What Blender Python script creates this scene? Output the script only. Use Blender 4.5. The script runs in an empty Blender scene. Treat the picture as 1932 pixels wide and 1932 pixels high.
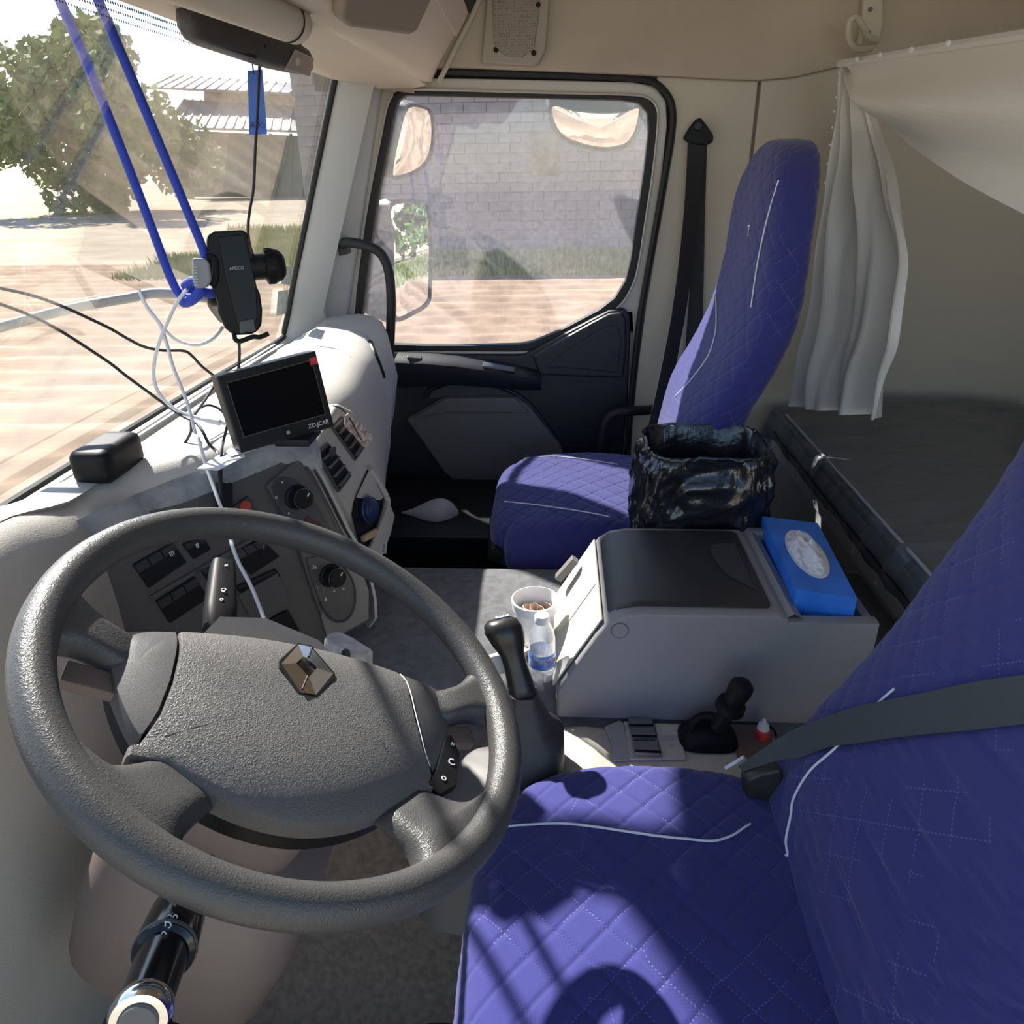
import bpy, bmesh, math, random
from mathutils import Vector as V, Matrix, noise
random.seed(7)
S = bpy.context.scene
COL = S.collection
R_ = math.radians
# ------------------------------------------------------------------ camera
# axes: x = rearwards in the truck, y = towards the passenger door, z = up; cab floor near z 0
TH, PS, RO, FPX = R_(25.2), R_(3.7), R_(1.0), 1395.3
CAM = V((0, 0, 1.25))
FW = V((-math.sin(PS)*math.cos(TH), math.cos(PS)*math.cos(TH), -math.sin(TH)))
RT0 = V((math.cos(PS), math.sin(PS), 0)); UP0 = RT0.cross(FW)
RT = RT0*math.cos(RO)-UP0*math.sin(RO); UP = UP0*math.cos(RO)+RT0*math.sin(RO)
cd = bpy.data.cameras.new('camera'); co = bpy.data.objects.new('camera', cd); COL.objects.link(co)
cd.sensor_width = 36; cd.lens = 26.0; cd.clip_start = .02; cd.clip_end = 500
M = Matrix((RT, UP, -FW)).transposed().to_4x4(); M.translation = CAM
co.matrix_world = M
S.camera = co
# ------------------------------------------------------------------ sky, sun, exposure
SAZ, SEL = R_(49), R_(41.5)
SUN = V((-math.cos(SEL)*math.cos(SAZ), math.cos(SEL)*math.sin(SAZ), math.sin(SEL)))
W = bpy.data.worlds.new('sky'); S.world = W; W.use_nodes = True
nt = W.node_tree; bg = nt.nodes['Background']
sky = nt.nodes.new('ShaderNodeTexSky'); sky.sky_type = 'NISHITA'; sky.sun_disc = False
sky.sun_elevation = SEL; sky.sun_rotation = math.atan2(SUN.x, SUN.y)
sky.altitude = 100; sky.air_density = 1.0; sky.dust_density = .25; sky.ozone_density = 1.0
nt.links.new(sky.outputs[0], bg.inputs[0]); bg.inputs[1].default_value = .135
sl = bpy.data.lights.new('sun', 'SUN'); sl.energy = 6.2; sl.angle = R_(.9); sl.color = (1, .95, .87)
so = bpy.data.objects.new('sun', sl); COL.objects.link(so)
so.rotation_euler = SUN.to_track_quat('Z', 'Y').to_euler(); so.location = SUN*20
S.view_settings.view_transform = 'Standard'; S.view_settings.look = 'None'
S.view_settings.gamma = 1; S.view_settings.use_curve_mapping = False
S.view_settings.exposure = 1.12

# ------------------------------------------------------------------ helpers
def ray(px, py): return FW+RT*((px-966)/FPX)+UP*((966-py)/FPX)
def P(px, py, x=None, y=None, z=None):
    d = ray(px, py)
    t = (x-CAM.x)/d.x if x is not None else (y-CAM.y)/d.y if y is not None else (z-CAM.z)/d.z
    return CAM+d*t
def PL(px, py, p0, n):
    d = ray(px, py); return CAM+d*((p0-CAM).dot(n)/d.dot(n))
def worg(o):
    v = V((0, 0, 0))
    while o is not None: v = v+o.location; o = o.parent
    return v
def tag(o, label=None, cat=None, group=None, kind=None):
    if label: o['label'] = label
    if cat: o['category'] = cat
    if group: o['group'] = group
    if kind: o['kind'] = kind
    return o
def thing(name, loc, label, cat, group=None):
    o = bpy.data.objects.new(name, None); COL.objects.link(o); o.location = V(loc); o.empty_display_size = .05
    return tag(o, label, cat, group)
def mesh(name, vs, fs, mat, parent=None, ang=35, uv=None, fix=True):
    off = worg(parent) if parent else V((0, 0, 0))
    me = bpy.data.meshes.new(name)
    me.from_pydata([tuple(V(v)-off) for v in vs], [], fs); me.update()
    if fix:
        bm = bmesh.new(); bm.from_mesh(me); bmesh.ops.recalc_face_normals(bm, faces=bm.faces); bm.to_mesh(me); bm.free()
    if uv:
        l = me.uv_layers.new(name='UVMap')
        for lp in me.loops: l.data[lp.index].uv = uv[lp.vertex_index]
    if ang is not None:
        for p in me.polygons: p.use_smooth = True
        try: me.set_sharp_from_angle(angle=R_(ang))
        except Exception: pass
    o = bpy.data.objects.new(name, me); COL.objects.link(o)
    if mat: me.materials.append(mat)
    if parent: o.parent = parent
    return o
def wn(o):
    m = o.modifiers.new('weighted_normals', 'WEIGHTED_NORMAL'); m.keep_sharp = True; return o
from mathutils.bvhtree import BVHTree
_bv = {}
def hit(o, px, py, off=.001):
    # point of object o under the photo pixel, lifted a little off its surface
    k = o.name
    if k not in _bv:
        w = worg(o); _bv[k] = BVHTree.FromPolygons([v.co+w for v in o.data.vertices], [tuple(p.vertices) for p in o.data.polygons])
    d = ray(px, py).normalized(); h = _bv[k].ray_cast(CAM, d)
    if h[0] is None:
        h = _bv[k].find_nearest(CAM+d*1.0); return h[0]
    n = h[1] if h[1].dot(d) < 0 else -h[1]
    return h[0]+n*off
def hitn(o, px, py):
    hit(o, px, py); d = ray(px, py).normalized(); h = _bv[o.name].ray_cast(CAM, d)
    return (h[1] if h[1].dot(d) < 0 else -h[1]) if h[0] is not None else -d
def hito(o, px, py, y, off=.006):
    hit(o, px, py); d = ray(px, py).normalized(); h = _bv[o.name].ray_cast(CAM, d)
    return hit(o, px, py, off) if h[0] is not None and h[0].y < y+.1 and h[0].y < P(px, py, y=y).y else P(px, py, y=y)
def bevmesh(name, bm, bev, mat, parent, seg=2, ang=35):
    bmesh.ops.recalc_face_normals(bm, faces=bm.faces)
    if bev > 0:
        ed = [e for e in bm.edges if len(e.link_faces) == 2 and e.calc_face_angle(0) > R_(25)]
        bmesh.ops.bevel(bm, geom=ed, offset=bev, segments=seg, profile=.5, affect='EDGES', clamp_overlap=True)
    me = bpy.data.meshes.new(name)
    bmesh.ops.recalc_face_normals(bm, faces=bm.faces)
    off = worg(parent) if parent else V((0, 0, 0))
    for v in bm.verts: v.co -= off
    bm.to_mesh(me); bm.free()
    for p in me.polygons: p.use_smooth = True
    me.set_sharp_from_angle(angle=R_(ang))
    o = bpy.data.objects.new(name, me); COL.objects.link(o); me.materials.append(mat)
    if parent: o.parent = parent
    if bev > 0: wn(o)
    return o
def prism(name, poly, vec, mat, parent=None, bev=0, seg=2):
    bm = bmesh.new(); vec = V(vec)
    a = [bm.verts.new(V(p)) for p in poly]; b = [bm.verts.new(V(p)+vec) for p in poly]; n = len(a)
    bm.faces.new(a); bm.faces.new(b[::-1])
    for i in range(n): bm.faces.new((a[i], b[i], b[(i+1) % n], a[(i+1) % n]))
    return bevmesh(name, bm, bev, mat, parent, seg)
def box(name, lo, hi, mat, parent=None, bev=.003, seg=2):
    x0, y0, z0 = lo; x1, y1, z1 = hi
    return prism(name, [(x0, y0, z0), (x1, y0, z0), (x1, y1, z0), (x0, y1, z0)], (0, 0, z1-z0), mat, parent, bev, seg)
def obox(name, c, ax, ay, az, mat, parent=None, bev=.003, seg=2):
    c, ax, ay, az = V(c), V(ax), V(ay), V(az)      # half-axes
    return prism(name, [c-ax-ay-az, c+ax-ay-az, c+ax+ay-az, c-ax+ay-az], az*2, mat, parent, bev, seg)
def band(name, A, B, vec, mat, parent=None, closed=True, bev=0):
    # solid strip between two polylines of equal count, thickened by vec
    n = len(A); vec = V(vec); A = [V(a) for a in A]; B = [V(b) for b in B]
    vs = A+B+[a+vec for a in A]+[b+vec for b in B]; fs = []
    for i in range(n if closed else n-1):
        j = (i+1) % n
        fs += [(i, j, n+j, n+i), (2*n+i, 3*n+i, 3*n+j, 2*n+j), (i, 2*n+i, 2*n+j, j), (n+i, n+j, 3*n+j, 3*n+i)]
    if not closed:
        fs += [(0, n, 3*n, 2*n), (n-1, 3*n-1, 4*n-1, 2*n-1)]
    bm = bmesh.new(); vv = [bm.verts.new(v) for v in vs]
    for f in fs: bm.faces.new([vv[k] for k in f])
    return bevmesh(name, bm, bev, mat, parent)
def catmull(pts, sub, closed=False):
    pts = [V(p) for p in pts]; n = len(pts); out = []
    if n < 3 or sub <= 1: return pts
    for i in range(n if closed else n-1):
        if closed: p0, p1, p2, p3 = pts[i-1], pts[i], pts[(i+1) % n], pts[(i+2) % n]
        else: p0, p1, p2, p3 = pts[max(i-1, 0)], pts[i], pts[i+1], pts[min(i+2, n-1)]
        for k in range(sub):
            t = k/sub
            out.append(.5*((2*p1)+(p2-p0)*t+(2*p0-5*p1+4*p2-p3)*t*t+(3*p1-p0-3*p2+p3)*t**3))
    if not closed: out.append(pts[-1])
    return out
def rings(name, rs, mat, parent=None, cap=True, closed=True, loop=False, ang=40, uv=None):
    m = len(rs[0]); vs = [v for r in rs for v in r]; fs = []
    for i in range(len(rs) if loop else len(rs)-1):
        a = i*m; b = ((i+1) % len(rs))*m
        for j in range(m if closed else m-1):
            k = (j+1) % m; fs.append((a+j, a+k, b+k, b+j))
    if cap and closed and not loop:
        fs.append(tuple(range(m-1, -1, -1))); fs.append(tuple(range((len(rs)-1)*m, len(rs)*m)))
    return mesh(name, vs, fs, mat, parent, ang, uv)
def tube(name, pts, r, mat, parent=None, n=10, sub=6, closed=False, flat=None):
    c = catmull(pts, sub, closed); rs = []; m = len(c); prev = None
    for i, p in enumerate(c):
        t = (c[(i+1) % m]-c[i-1]) if closed else (c[min(i+1, m-1)]-c[max(i-1, 0)])
        if t.length < 1e-9: t = V((0, 0, 1))
        t.normalize()
        if prev is None:
            a = V((0, 0, 1)) if abs(t.z) < .9 else V((1, 0, 0)); u = t.cross(a).normalized()
        else:
            u = prev-t*prev.dot(t)
            u = u.normalized() if u.length > 1e-6 else t.orthogonal().normalized()
        prev = u; w = t.cross(u)
        rr = r(i/(m-1)) if callable(r) else r
        rs.append([p+u*(rr*math.cos(2*math.pi*k/n))+w*(rr*math.sin(2*math.pi*k/n)) for k in range(n)])
    return rings(name, rs, mat, parent, loop=closed)
def lathe(name, prof, org, axis, mat, parent=None, n=24, cap=True):
    axis = V(axis).normalized(); u = axis.orthogonal().normalized(); w = axis.cross(u); org = V(org)
    rs = [[org+axis*h+u*(r*math.cos(2*math.pi*k/n))+w*(r*math.sin(2*math.pi*k/n)) for k in range(n)] for r, h in prof]
    return rings(name, rs, mat, parent, cap=cap, ang=35)
def grid(name, fn, nu, nv, mat, parent=None, thick=None, ang=60, uvs=None):
    vs, uv = [], []
    for i in range(nu+1):
        for j in range(nv+1):
            vs.append(fn(i/nu, j/nv)); uv.append(uvs(i/nu, j/nv) if uvs else (i/nu, j/nv))
    fs = [(i*(nv+1)+j, (i+1)*(nv+1)+j, (i+1)*(nv+1)+j+1, i*(nv+1)+j+1) for i in range(nu) for j in range(nv)]
    if thick is not None:
        t = V(thick); n0 = len(vs); vs += [V(v)+t for v in vs]; uv += uv
        fs += [tuple(n0+k for k in f[::-1]) for f in fs]
        bd = [i*(nv+1) for i in range(nu+1)]+[nu*(nv+1)+j for j in range(1, nv+1)]+[i*(nv+1)+nv for i in range(nu-1, -1, -1)]+[j for j in range(nv-1, 0, -1)]
        for a, b in zip(bd, bd[1:]+bd[:1]): fs.append((a, b, n0+b, n0+a))
    return mesh(name, vs, fs, mat, parent, ang, uv)
def rbox(name, h, r, n, MX, mat, parent=None, deform=None, ang=60):
    # rounded box, half sizes h, edge radius r, n = cells along each axis; MX local->world
    key, vs, uv, fs = {}, [], [], []
    hx = V(h)
    for ax in range(3):
        b, c = (ax+1) % 3, (ax+2) % 3
        for sg in (-1, 1):
            idx = {}
            for i in range(n[b]+1):
                for j in range(n[c]+1):
                    q = [0, 0, 0]; q[ax] = sg*hx[ax]; q[b] = (2*i/n[b]-1)*hx[b]; q[c] = (2*j/n[c]-1)*hx[c]
                    k = tuple(round(t, 5) for t in q)
                    if k not in key:
                        core = V([max(-(hx[t]-r), min(hx[t]-r, q[t])) for t in range(3)])
                        d = V(q)-core
                        d = d.normalized() if d.length > 1e-9 else V((0, 0, 0))
                        p = core+d*r
                        key[k] = len(vs); 
                        uv.append((p.x, p.y) if abs(d.z) >= max(abs(d.x), abs(d.y)) else (p.x+p.z, p.y) if abs(d.x) > abs(d.y) else (p.x, p.y+p.z))
                        vs.append(MX @ (deform(p, d) if deform else p))
                    idx[i, j] = key[k]
            for i in range(n[b]):
                for j in range(n[c]): fs.append((idx[i, j], idx[i+1, j], idx[i+1, j+1], idx[i, j+1]))
    return mesh(name, vs, fs, mat, parent, ang, uv)
def text(name, body, size, org, xd, yd, mat, parent=None, ext=.0003, align='CENTER'):
    cu = bpy.data.curves.new(name, 'FONT'); cu.body = body; cu.size = size; cu.extrude = ext
    cu.align_x = align; cu.align_y = 'CENTER'; cu.resolution_u = 3
    t = bpy.data.objects.new(name+'_tmp', cu); COL.objects.link(t)
    bpy.context.view_layer.update()
    me = bpy.data.meshes.new_from_object(t.evaluated_get(bpy.context.evaluated_depsgraph_get()))
    bpy.data.objects.remove(t); bpy.data.curves.remove(cu)
    xd = V(xd).normalized(); zd = xd.cross(V(yd)).normalized(); yd = zd.cross(xd); org = V(org)
    off = worg(parent) if parent else V((0, 0, 0))
    for v in me.vertices: v.co = org+xd*v.co.x+yd*v.co.y+zd*v.co.z-off
    me.materials.clear(); me.materials.append(mat)
    o = bpy.data.objects.new(name, me); COL.objects.link(o)
    if parent: o.parent = parent
    return o
def disc(name, c, nrm, r, h, mat, parent=None, n=20, bev=None):
    b = bev if bev is not None else min(r, h)*.3
    return lathe(name, [(r, 0), (r, h-b), (r-b, h)], c, nrm, mat, parent, n)
def sup(th, a, b, e):
    c, s = math.cos(th), math.sin(th)
    return a*math.copysign(abs(c)**(2/e), c), b*math.copysign(abs(s)**(2/e), s)
def copy_tree(o, parent=None):
    c = o.copy(); COL.objects.link(c); c.parent = parent
    for ch in list(o.children): copy_tree(ch, c)
    return c
def nz(p, s=1.0): return noise.noise(V(p)*s)

# ------------------------------------------------------------------ materials
MATS = {}
def mat(name, col, rough=.5, metal=0, spec=.5, bump=0, bscale=200, var=0, vscale=8, col2=None, sheen=0, coat=0):
    m = bpy.data.materials.new(name); m.use_nodes = True; t = m.node_tree; b = t.nodes['Principled BSDF']
    b.inputs['Base Color'].default_value = (*col, 1); b.inputs['Roughness'].default_value = rough
    b.inputs['Metallic'].default_value = metal; b.inputs['Specular IOR Level'].default_value = spec
    if sheen: b.inputs['Sheen Weight'].default_value = sheen
    if coat: b.inputs['Coat Weight'].default_value = coat
    tc = t.nodes.new('ShaderNodeTexCoord')
    if var or col2:
        n = t.nodes.new('ShaderNodeTexNoise'); n.inputs['Scale'].default_value = vscale; n.inputs['Detail'].default_value = 6
        r = t.nodes.new('ShaderNodeValToRGB'); c2 = col2 or tuple(c*(1-var) for c in col); c1 = col if col2 else tuple(min(1, c*(1+var)) for c in col)
        r.color_ramp.elements[0].position = .35; r.color_ramp.elements[1].position = .65
        r.color_ramp.elements[0].color = (*c2, 1); r.color_ramp.elements[1].color = (*c1, 1)
        t.links.new(tc.outputs['Object'], n.inputs['Vector']); t.links.new(n.outputs[0], r.inputs[0]); t.links.new(r.outputs[0], b.inputs['Base Color'])
    if bump:
        n = t.nodes.new('ShaderNodeTexNoise'); n.inputs['Scale'].default_value = bscale; n.inputs['Detail'].default_value = 3
        bp = t.nodes.new('ShaderNodeBump'); bp.inputs['Strength'].default_value = bump; bp.inputs['Distance'].default_value = .002
        t.links.new(tc.outputs['Object'], n.inputs['Vector']); t.links.new(n.outputs[0], bp.inputs['Height']); t.links.new(bp.outputs[0], b.inputs['Normal'])
    MATS[name] = m
    return m
def leather(name, col, scale, strength, rough=.5):
    m = mat(name, col, rough); t = m.node_tree; b = t.nodes['Principled BSDF']
    tc = [n for n in t.nodes if n.type == 'TEX_COORD'][0]
    v = t.nodes.new('ShaderNodeTexVoronoi'); v.feature = 'DISTANCE_TO_EDGE'; v.inputs['Scale'].default_value = scale
    n = t.nodes.new('ShaderNodeTexNoise'); n.inputs['Scale'].default_value = scale*.6; mx = t.nodes.new('ShaderNodeVectorMath'); mx.operation = 'MULTIPLY_ADD'
    mx.inputs[1].default_value = (.006, .006, .006)
    t.links.new(tc.outputs['Object'], n.inputs['Vector']); t.links.new(n.outputs[1], mx.inputs[0]); t.links.new(tc.outputs['Object'], mx.inputs[2])
    bp = t.nodes.new('ShaderNodeBump'); bp.inputs['Strength'].default_value = strength; bp.inputs['Distance'].default_value = .003
    t.links.new(mx.outputs[0], v.inputs['Vector']); t.links.new(v.outputs[0], bp.inputs['Height']); t.links.new(bp.outputs[0], b.inputs['Normal'])
    return m
QS = .039          # quilt line spacing
def quilted(name, col, stitch):
    m = mat(name, col, .85, spec=.2, bump=.25, bscale=900, sheen=.25); t = m.node_tree; b = t.nodes['Principled BSDF']
    uvn = t.nodes.new('ShaderNodeUVMap'); sp = t.nodes.new('ShaderNodeSeparateXYZ'); t.links.new(uvn.outputs[0], sp.inputs[0])
    def mth(op, a, c=None, d=None):
        n = t.nodes.new('ShaderNodeMath'); n.operation = op
        for i, x in enumerate((a, c, d)):
            if x is None: continue
            if isinstance(x, (int, float)): n.inputs[i].default_value = x
            else: t.links.new(x, n.inputs[i])
        return n.outputs[0]
    a = mth('ADD', sp.outputs[0], sp.outputs[1]); c = mth('SUBTRACT', sp.outputs[0], sp.outputs[1]); masks = []
    k = 1/(QS*math.sqrt(2))
    for p, q in ((a, c), (c, a)):
        f = mth('ABSOLUTE', mth('SUBTRACT', mth('FRACT', mth('ADD', mth('MULTIPLY', p, k), 100.5)), .5))
        line = mth('LESS_THAN', f, .018)
        dash = mth('LESS_THAN', mth('FRACT', mth('ADD', mth('MULTIPLY', q, 150), 1000)), .5)
        masks.append(mth('MULTIPLY', line, dash))
    mk = mth('MAXIMUM', *masks)
    nn = t.nodes.new('ShaderNodeTexNoise'); nn.inputs['Scale'].default_value = 7; t.links.new(uvn.outputs[0], nn.inputs['Vector'])
    mk = mth('MULTIPLY', mk, mth('MULTIPLY', mth('GREATER_THAN', nn.outputs[0], .5), .55))
    mx = t.nodes.new('ShaderNodeMix'); mx.data_type = 'RGBA'; mx.inputs[6].default_value = (*col, 1); mx.inputs[7].default_value = (*stitch, 1)
    t.links.new(mk, mx.inputs[0]); t.links.new(mx.outputs[2], b.inputs['Base Color'])
    return m
def qv(u, v, d=.0015, w=.0035):
    k = QS*math.sqrt(2); o = 0
    for p in (u+v, u-v):
        f = abs(((p/k+100.5) % 1)-.5)*QS
        o -= d*math.exp(-(f/w)**2)
    return o
def glassmat(name, dust, dcol, tint=(1, 1, 1), refl=.07, dscale=90):
    m = bpy.data.materials.new(name); m.use_nodes = True; t = m.node_tree; t.nodes.clear()
    out = t.nodes.new('ShaderNodeOutputMaterial'); tr = t.nodes.new('ShaderNodeBsdfTransparent'); tr.inputs[0].default_value = (*tint, 1)
    gl = t.nodes.new('ShaderNodeBsdfGlossy'); gl.inputs['Roughness'].default_value = .02
    lw = t.nodes.new('ShaderNodeLayerWeight'); lw.inputs[0].default_value = .12
    mp = t.nodes.new('ShaderNodeMapRange'); mp.inputs[3].default_value = refl; mp.inputs[4].default_value = .45
    t.links.new(lw.outputs['Fresnel'], mp.inputs[0]); mp.inputs[1].default_value = .02
    m1 = t.nodes.new('ShaderNodeMixShader'); t.links.new(mp.outputs[0], m1.inputs[0]); t.links.new(tr.outputs[0], m1.inputs[1]); t.links.new(gl.outputs[0], m1.inputs[2])
    df = t.nodes.new('ShaderNodeBsdfDiffuse'); df.inputs[0].default_value = (*dcol, 1); tl = t.nodes.new('ShaderNodeBsdfTranslucent'); tl.inputs[0].default_value = (*dcol, 1)
    m2 = t.nodes.new('ShaderNodeMixShader'); m2.inputs[0].default_value = .5; t.links.new(df.outputs[0], m2.inputs[1]); t.links.new(tl.outputs[0], m2.inputs[2])
    tc = t.nodes.new('ShaderNodeTexCoord'); n = t.nodes.new('ShaderNodeTexNoise'); n.inputs['Scale'].default_value = dscale; n.inputs['Detail'].default_value = 8
    n2 = t.nodes.new('ShaderNodeTexNoise'); n2.inputs['Scale'].default_value = 5; n2.inputs['Detail'].default_value = 5
    t.links.new(tc.outputs['Object'], n.inputs['Vector']); t.links.new(tc.outputs['Object'], n2.inputs['Vector'])
    ml = t.nodes.new('ShaderNodeMath'); ml.operation = 'MULTIPLY'; t.links.new(n.outputs[0], ml.inputs[0]); t.links.new(n2.outputs[0], ml.inputs[1])
    r = t.nodes.new('ShaderNodeMapRange'); r.inputs[1].default_value = .12; r.inputs[2].default_value = .45; r.inputs[3].default_value = dust*.35; r.inputs[4].default_value = dust
    t.links.new(ml.outputs[0], r.inputs[0])
    m3 = t.nodes.new('ShaderNodeMixShader'); t.links.new(r.outputs[0], m3.inputs[0]); t.links.new(m1.outputs[0], m3.inputs[1]); t.links.new(m2.outputs[0], m3.inputs[2])
    t.links.new(m3.outputs[0], out.inputs[0]); return m

m_head = mat('headliner', (.48, .41, .33), .95, spec=.1, bump=.3, bscale=700, var=.06, vscale=5)
m_beige = mat('beige_plastic', (.54, .48, .385), .55, bump=.1, bscale=600)
m_pillar = mat('pillar_plastic', (.50, .50, .48), .55, bump=.1, bscale=600)
m_dash = mat('dash_grain', (.44, .42, .38), .6, bump=.25, bscale=500, var=.04, vscale=6)
m_cons = mat('console_plastic', (.27, .262, .268), .5, bump=.12, bscale=600)
m_cream = mat('cream_plastic', (.56, .52, .45), .5, bump=.1, bscale=500, var=.08, vscale=20)
m_taupe = mat('taupe_plastic', (.15, .118, .105), .5, bump=.1, bscale=500)
m_char = mat('charcoal_panel', (.085, .08, .076), .45, bump=.08, bscale=700)
m_sw = mat('switch_black', (.05, .049, .055), .42)
m_black = mat('black_plastic', (.010, .010, .011), .5, spec=.2)
m_rub = mat('black_rubber', (.013, .013, .013), .6)
m_doord = mat('door_dark', (.010, .012, .020), .5, bump=.1, bscale=700)
m_doorg = mat('door_grey', (.12, .116, .112), .6, bump=.12, bscale=600)
m_metal = mat('painted_frame', (.50, .46, .40), .35, coat=.2)
m_carpet = mat('grey_carpet', (.17, .175, .185), .98, spec=.05, bump=.8, bscale=900, var=.15, vscale=60)
m_mat = mat('brown_carpet', (.17, .135, .11), .98, spec=.05, bump=.4, bscale=900, var=.18, vscale=90)
m_navy = quilted('navy_quilt', (.036, .038, .185), (.17, .18, .42))
m_pipe = mat('white_piping', (.75, .76, .82), .6)
m_navyp = mat('navy_piping', (.05, .05, .22), .7)
m_white = mat('white_plastic', (.8, .8, .8), .4)
m_ink = mat('white_print', (.75, .75, .75), .5)
m_chrome = mat('chrome', (.75, .75, .76), .12, metal=1)
m_leaw = leather('wheel_leather', (.115, .112, .108), 420, .35, .5)
m_lear = leather('rim_leather', (.062, .061, .06), 420, .22, .40)
m_vinyl = mat('bunk_vinyl', (.12, .135, .15), .3, bump=.1, bscale=300)
m_bag = mat('bag_film', (.010, .011, .015), .2, spec=.8, bump=.7, bscale=60)
m_curt = mat('curtain_cloth', (.72, .70, .66), .42, bump=.1, bscale=900)
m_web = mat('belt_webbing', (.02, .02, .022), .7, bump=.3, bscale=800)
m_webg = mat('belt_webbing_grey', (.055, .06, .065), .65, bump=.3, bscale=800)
m_lcd = mat('screen_glass', (.003, .003, .004), .3, spec=.2)
m_red = mat('red_print', (.6, .05, .05), .5)
m_blue = mat('blue_card', (.03, .20, .75), .45, var=.18, vscale=18)
m_rope = mat('blue_rope', (.02, .05, .42), .7, bump=.8, bscale=500)
m_tag = mat('blue_tag', (.10, .22, .72), .6)
m_tissue = mat('tissue_paper', (.75, .73, .74), .9, spec=.1)
# ================================================================== outside: ground, wall, sheds, trees
GZ = -.75
def struct(o): o['kind'] = 'structure'; return o
m_soil = mat('tilled_soil', (.40, .29, .20), .95, spec=.1, bump=1.0, bscale=14, col2=(.28, .19, .13), vscale=2.5)
m_lot = mat('dusty_yard', (.44, .37, .28), .95, spec=.1, bump=.6, bscale=10, col2=(.34, .28, .20), vscale=.9)
m_block = mat('grey_block', (.25, .235, .25), .9, spec=.1, bump=.6, bscale=30, var=.12, vscale=3)
m_mortar = mat('mortar', (.27, .255, .265), .95, bump=.5, bscale=40)
m_leaf = mat('leaf', (.10, .17, .045), .7, spec=.2, col2=(.20, .24, .075), vscale=1.2)
m_leafd = mat('leaf_dark', (.05, .12, .035), .7, spec=.2, col2=(.10, .19, .05), vscale=1.0)
m_bark = mat('bark', (.12, .09, .06), .9, bump=1, bscale=20)
m_grass = mat('grass', (.22, .26, .07), .8, spec=.2, col2=(.45, .40, .18), vscale=.6)
m_rooft = mat('roof_sheet', (.22, .22, .22), .5, var=.08, vscale=1)
m_shedg = mat('green_door', (.045, .08, .07), .6, var=.15, vscale=2)
m_shedw = mat('barn_board', (.24, .21, .17), .85, var=.2, vscale=3)
m_dark = mat('dark_gap', (.012, .011, .01), .9)

gr = struct(mesh('ground', [(-160, -60, GZ-.03), (90, -60, GZ-.03), (90, 120, GZ-.03), (-160, 120, GZ-.03)], [(0, 1, 2, 3)], m_lot))
def furrow(u, v):
    x = -26+u*52; y = 2.9+v*14.6
    h = .025*math.sin(y*2*math.pi/.62+.7*nz((x*.35, y*.4, 1)))+.035*nz((x*.5, y*1.6, 3))+.02*nz((x*1.7, y*4, 5))
    return V((x, y, GZ+h))
tag(grid('tilled_soil', furrow, 110, 240, m_soil, ang=None), 'furrowed tan soil beside the truck, in front of grey wall', 'soil', kind='stuff')
# block wall opposite the passenger door
WY = 18.2
wl = struct(box('wall_front', (P(566, 300, y=WY).x, WY+.02, GZ-.1), (16, WY+.3, 3.35), m_mortar, bev=0))
bw, bh = .50, .20; me0 = None; nb = 0
x0 = P(566, 300, y=WY).x
for row in range(20):
    for k in range(60):
        xa = x0+k*bw+(bw/2 if row % 2 else 0); za = GZ+.02+row*bh
        if xa > 4.6 or za > 3.1: continue
        xc, zc = xa+bw/2, za+bh/2
        if -.7 < xc < .1 and .95 < zc < 1.95: continue           # window hole
        vis = (-6.4 < xc < 3.0 and zc > .1)
        if not vis or nb >= 300: continue
        if me0 is None:
            o = box('block', (-bw/2+.008, -.012, -bh/2+.007), (bw/2-.008, .03, bh/2-.007), m_block, bev=.006, seg=1); me0 = o
        else: o = me0.copy(); COL.objects.link(o)
        o.parent = wl; o.location = (xc+random.uniform(-.002, .002), WY+random.uniform(-.008, .006), zc); nb += 1
rest = []
bm = bmesh.new()
for row in range(20):
    for k in range(60):
        xa = x0+k*bw+(bw/2 if row % 2 else 0); za = GZ+.02+row*bh; xc, zc = xa+bw/2, za+bh/2
        if xc > 12 or (-6.4 < xc < 3.0 and zc > .1): continue
        bmesh.ops.create_cube(bm, size=1, matrix=Matrix.Translation((xc, WY+.005, zc)) @ Matrix.Diagonal((bw-.016, .03, bh-.014, 1)))
o = bevmesh('blocks', bm, 0, m_block, wl); o['kind'] = 'stuff'
box('vent_opening', (-.62, WY-.002, 1.0), (.02, WY+.06, 1.85), m_shedw, wl, bev=.01)
mm = mat('ridge_tile', (.40, .33, .27), .9)
for k in range(24):
    o = lathe('ridge_tile', [(.14, 0), (.16, .4)], (x0+k*.42, WY+.1, 3.36), (1, 0, 0), mm, wl, n=10)
# grass along the wall foot
def blades(name, pts, hmin, hmax, m, label, w=.012, cat='grass'):
    vs, fs = [], []
    for (x, y, z) in pts:
        h = random.uniform(hmin, hmax); a = random.uniform(0, 6.28); dx, dy = math.cos(a)*w, math.sin(a)*w; lx, ly = random.uniform(-.25, .25)*h, random.uniform(-.25, .25)*h
        b = len(vs); vs += [(x-dx, y-dy, z), (x+dx, y+dy, z), (x+lx*.4+dx*.6, y+ly*.4, z+h*.6), (x+lx, y+ly, z+h)]; fs += [(b, b+1, b+2), (b, b+2, b+3)]
    return tag(mesh(name, vs, fs, m, fix=False), label, cat, kind='stuff')
pts = []
for _ in range(16000):
    y = 17.9-abs(random.gauss(0, .8))
    pts.append((random.uniform(-9, 4.5), max(15.6, y), GZ-.03))
blades('wall_grass', pts, .10, .36, m_grass, 'dry green weeds along the foot of the block wall', w=.02)
pts = [(random.uniform(-9, 4.5), 15.0+random.random()**1.5*1.9, GZ-.02) for _ in range(9000)]
blades('verge_grass', pts, .05, .22, m_grass, 'sunlit yellow-green verge between soil and wall weeds', w=.025)
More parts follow.
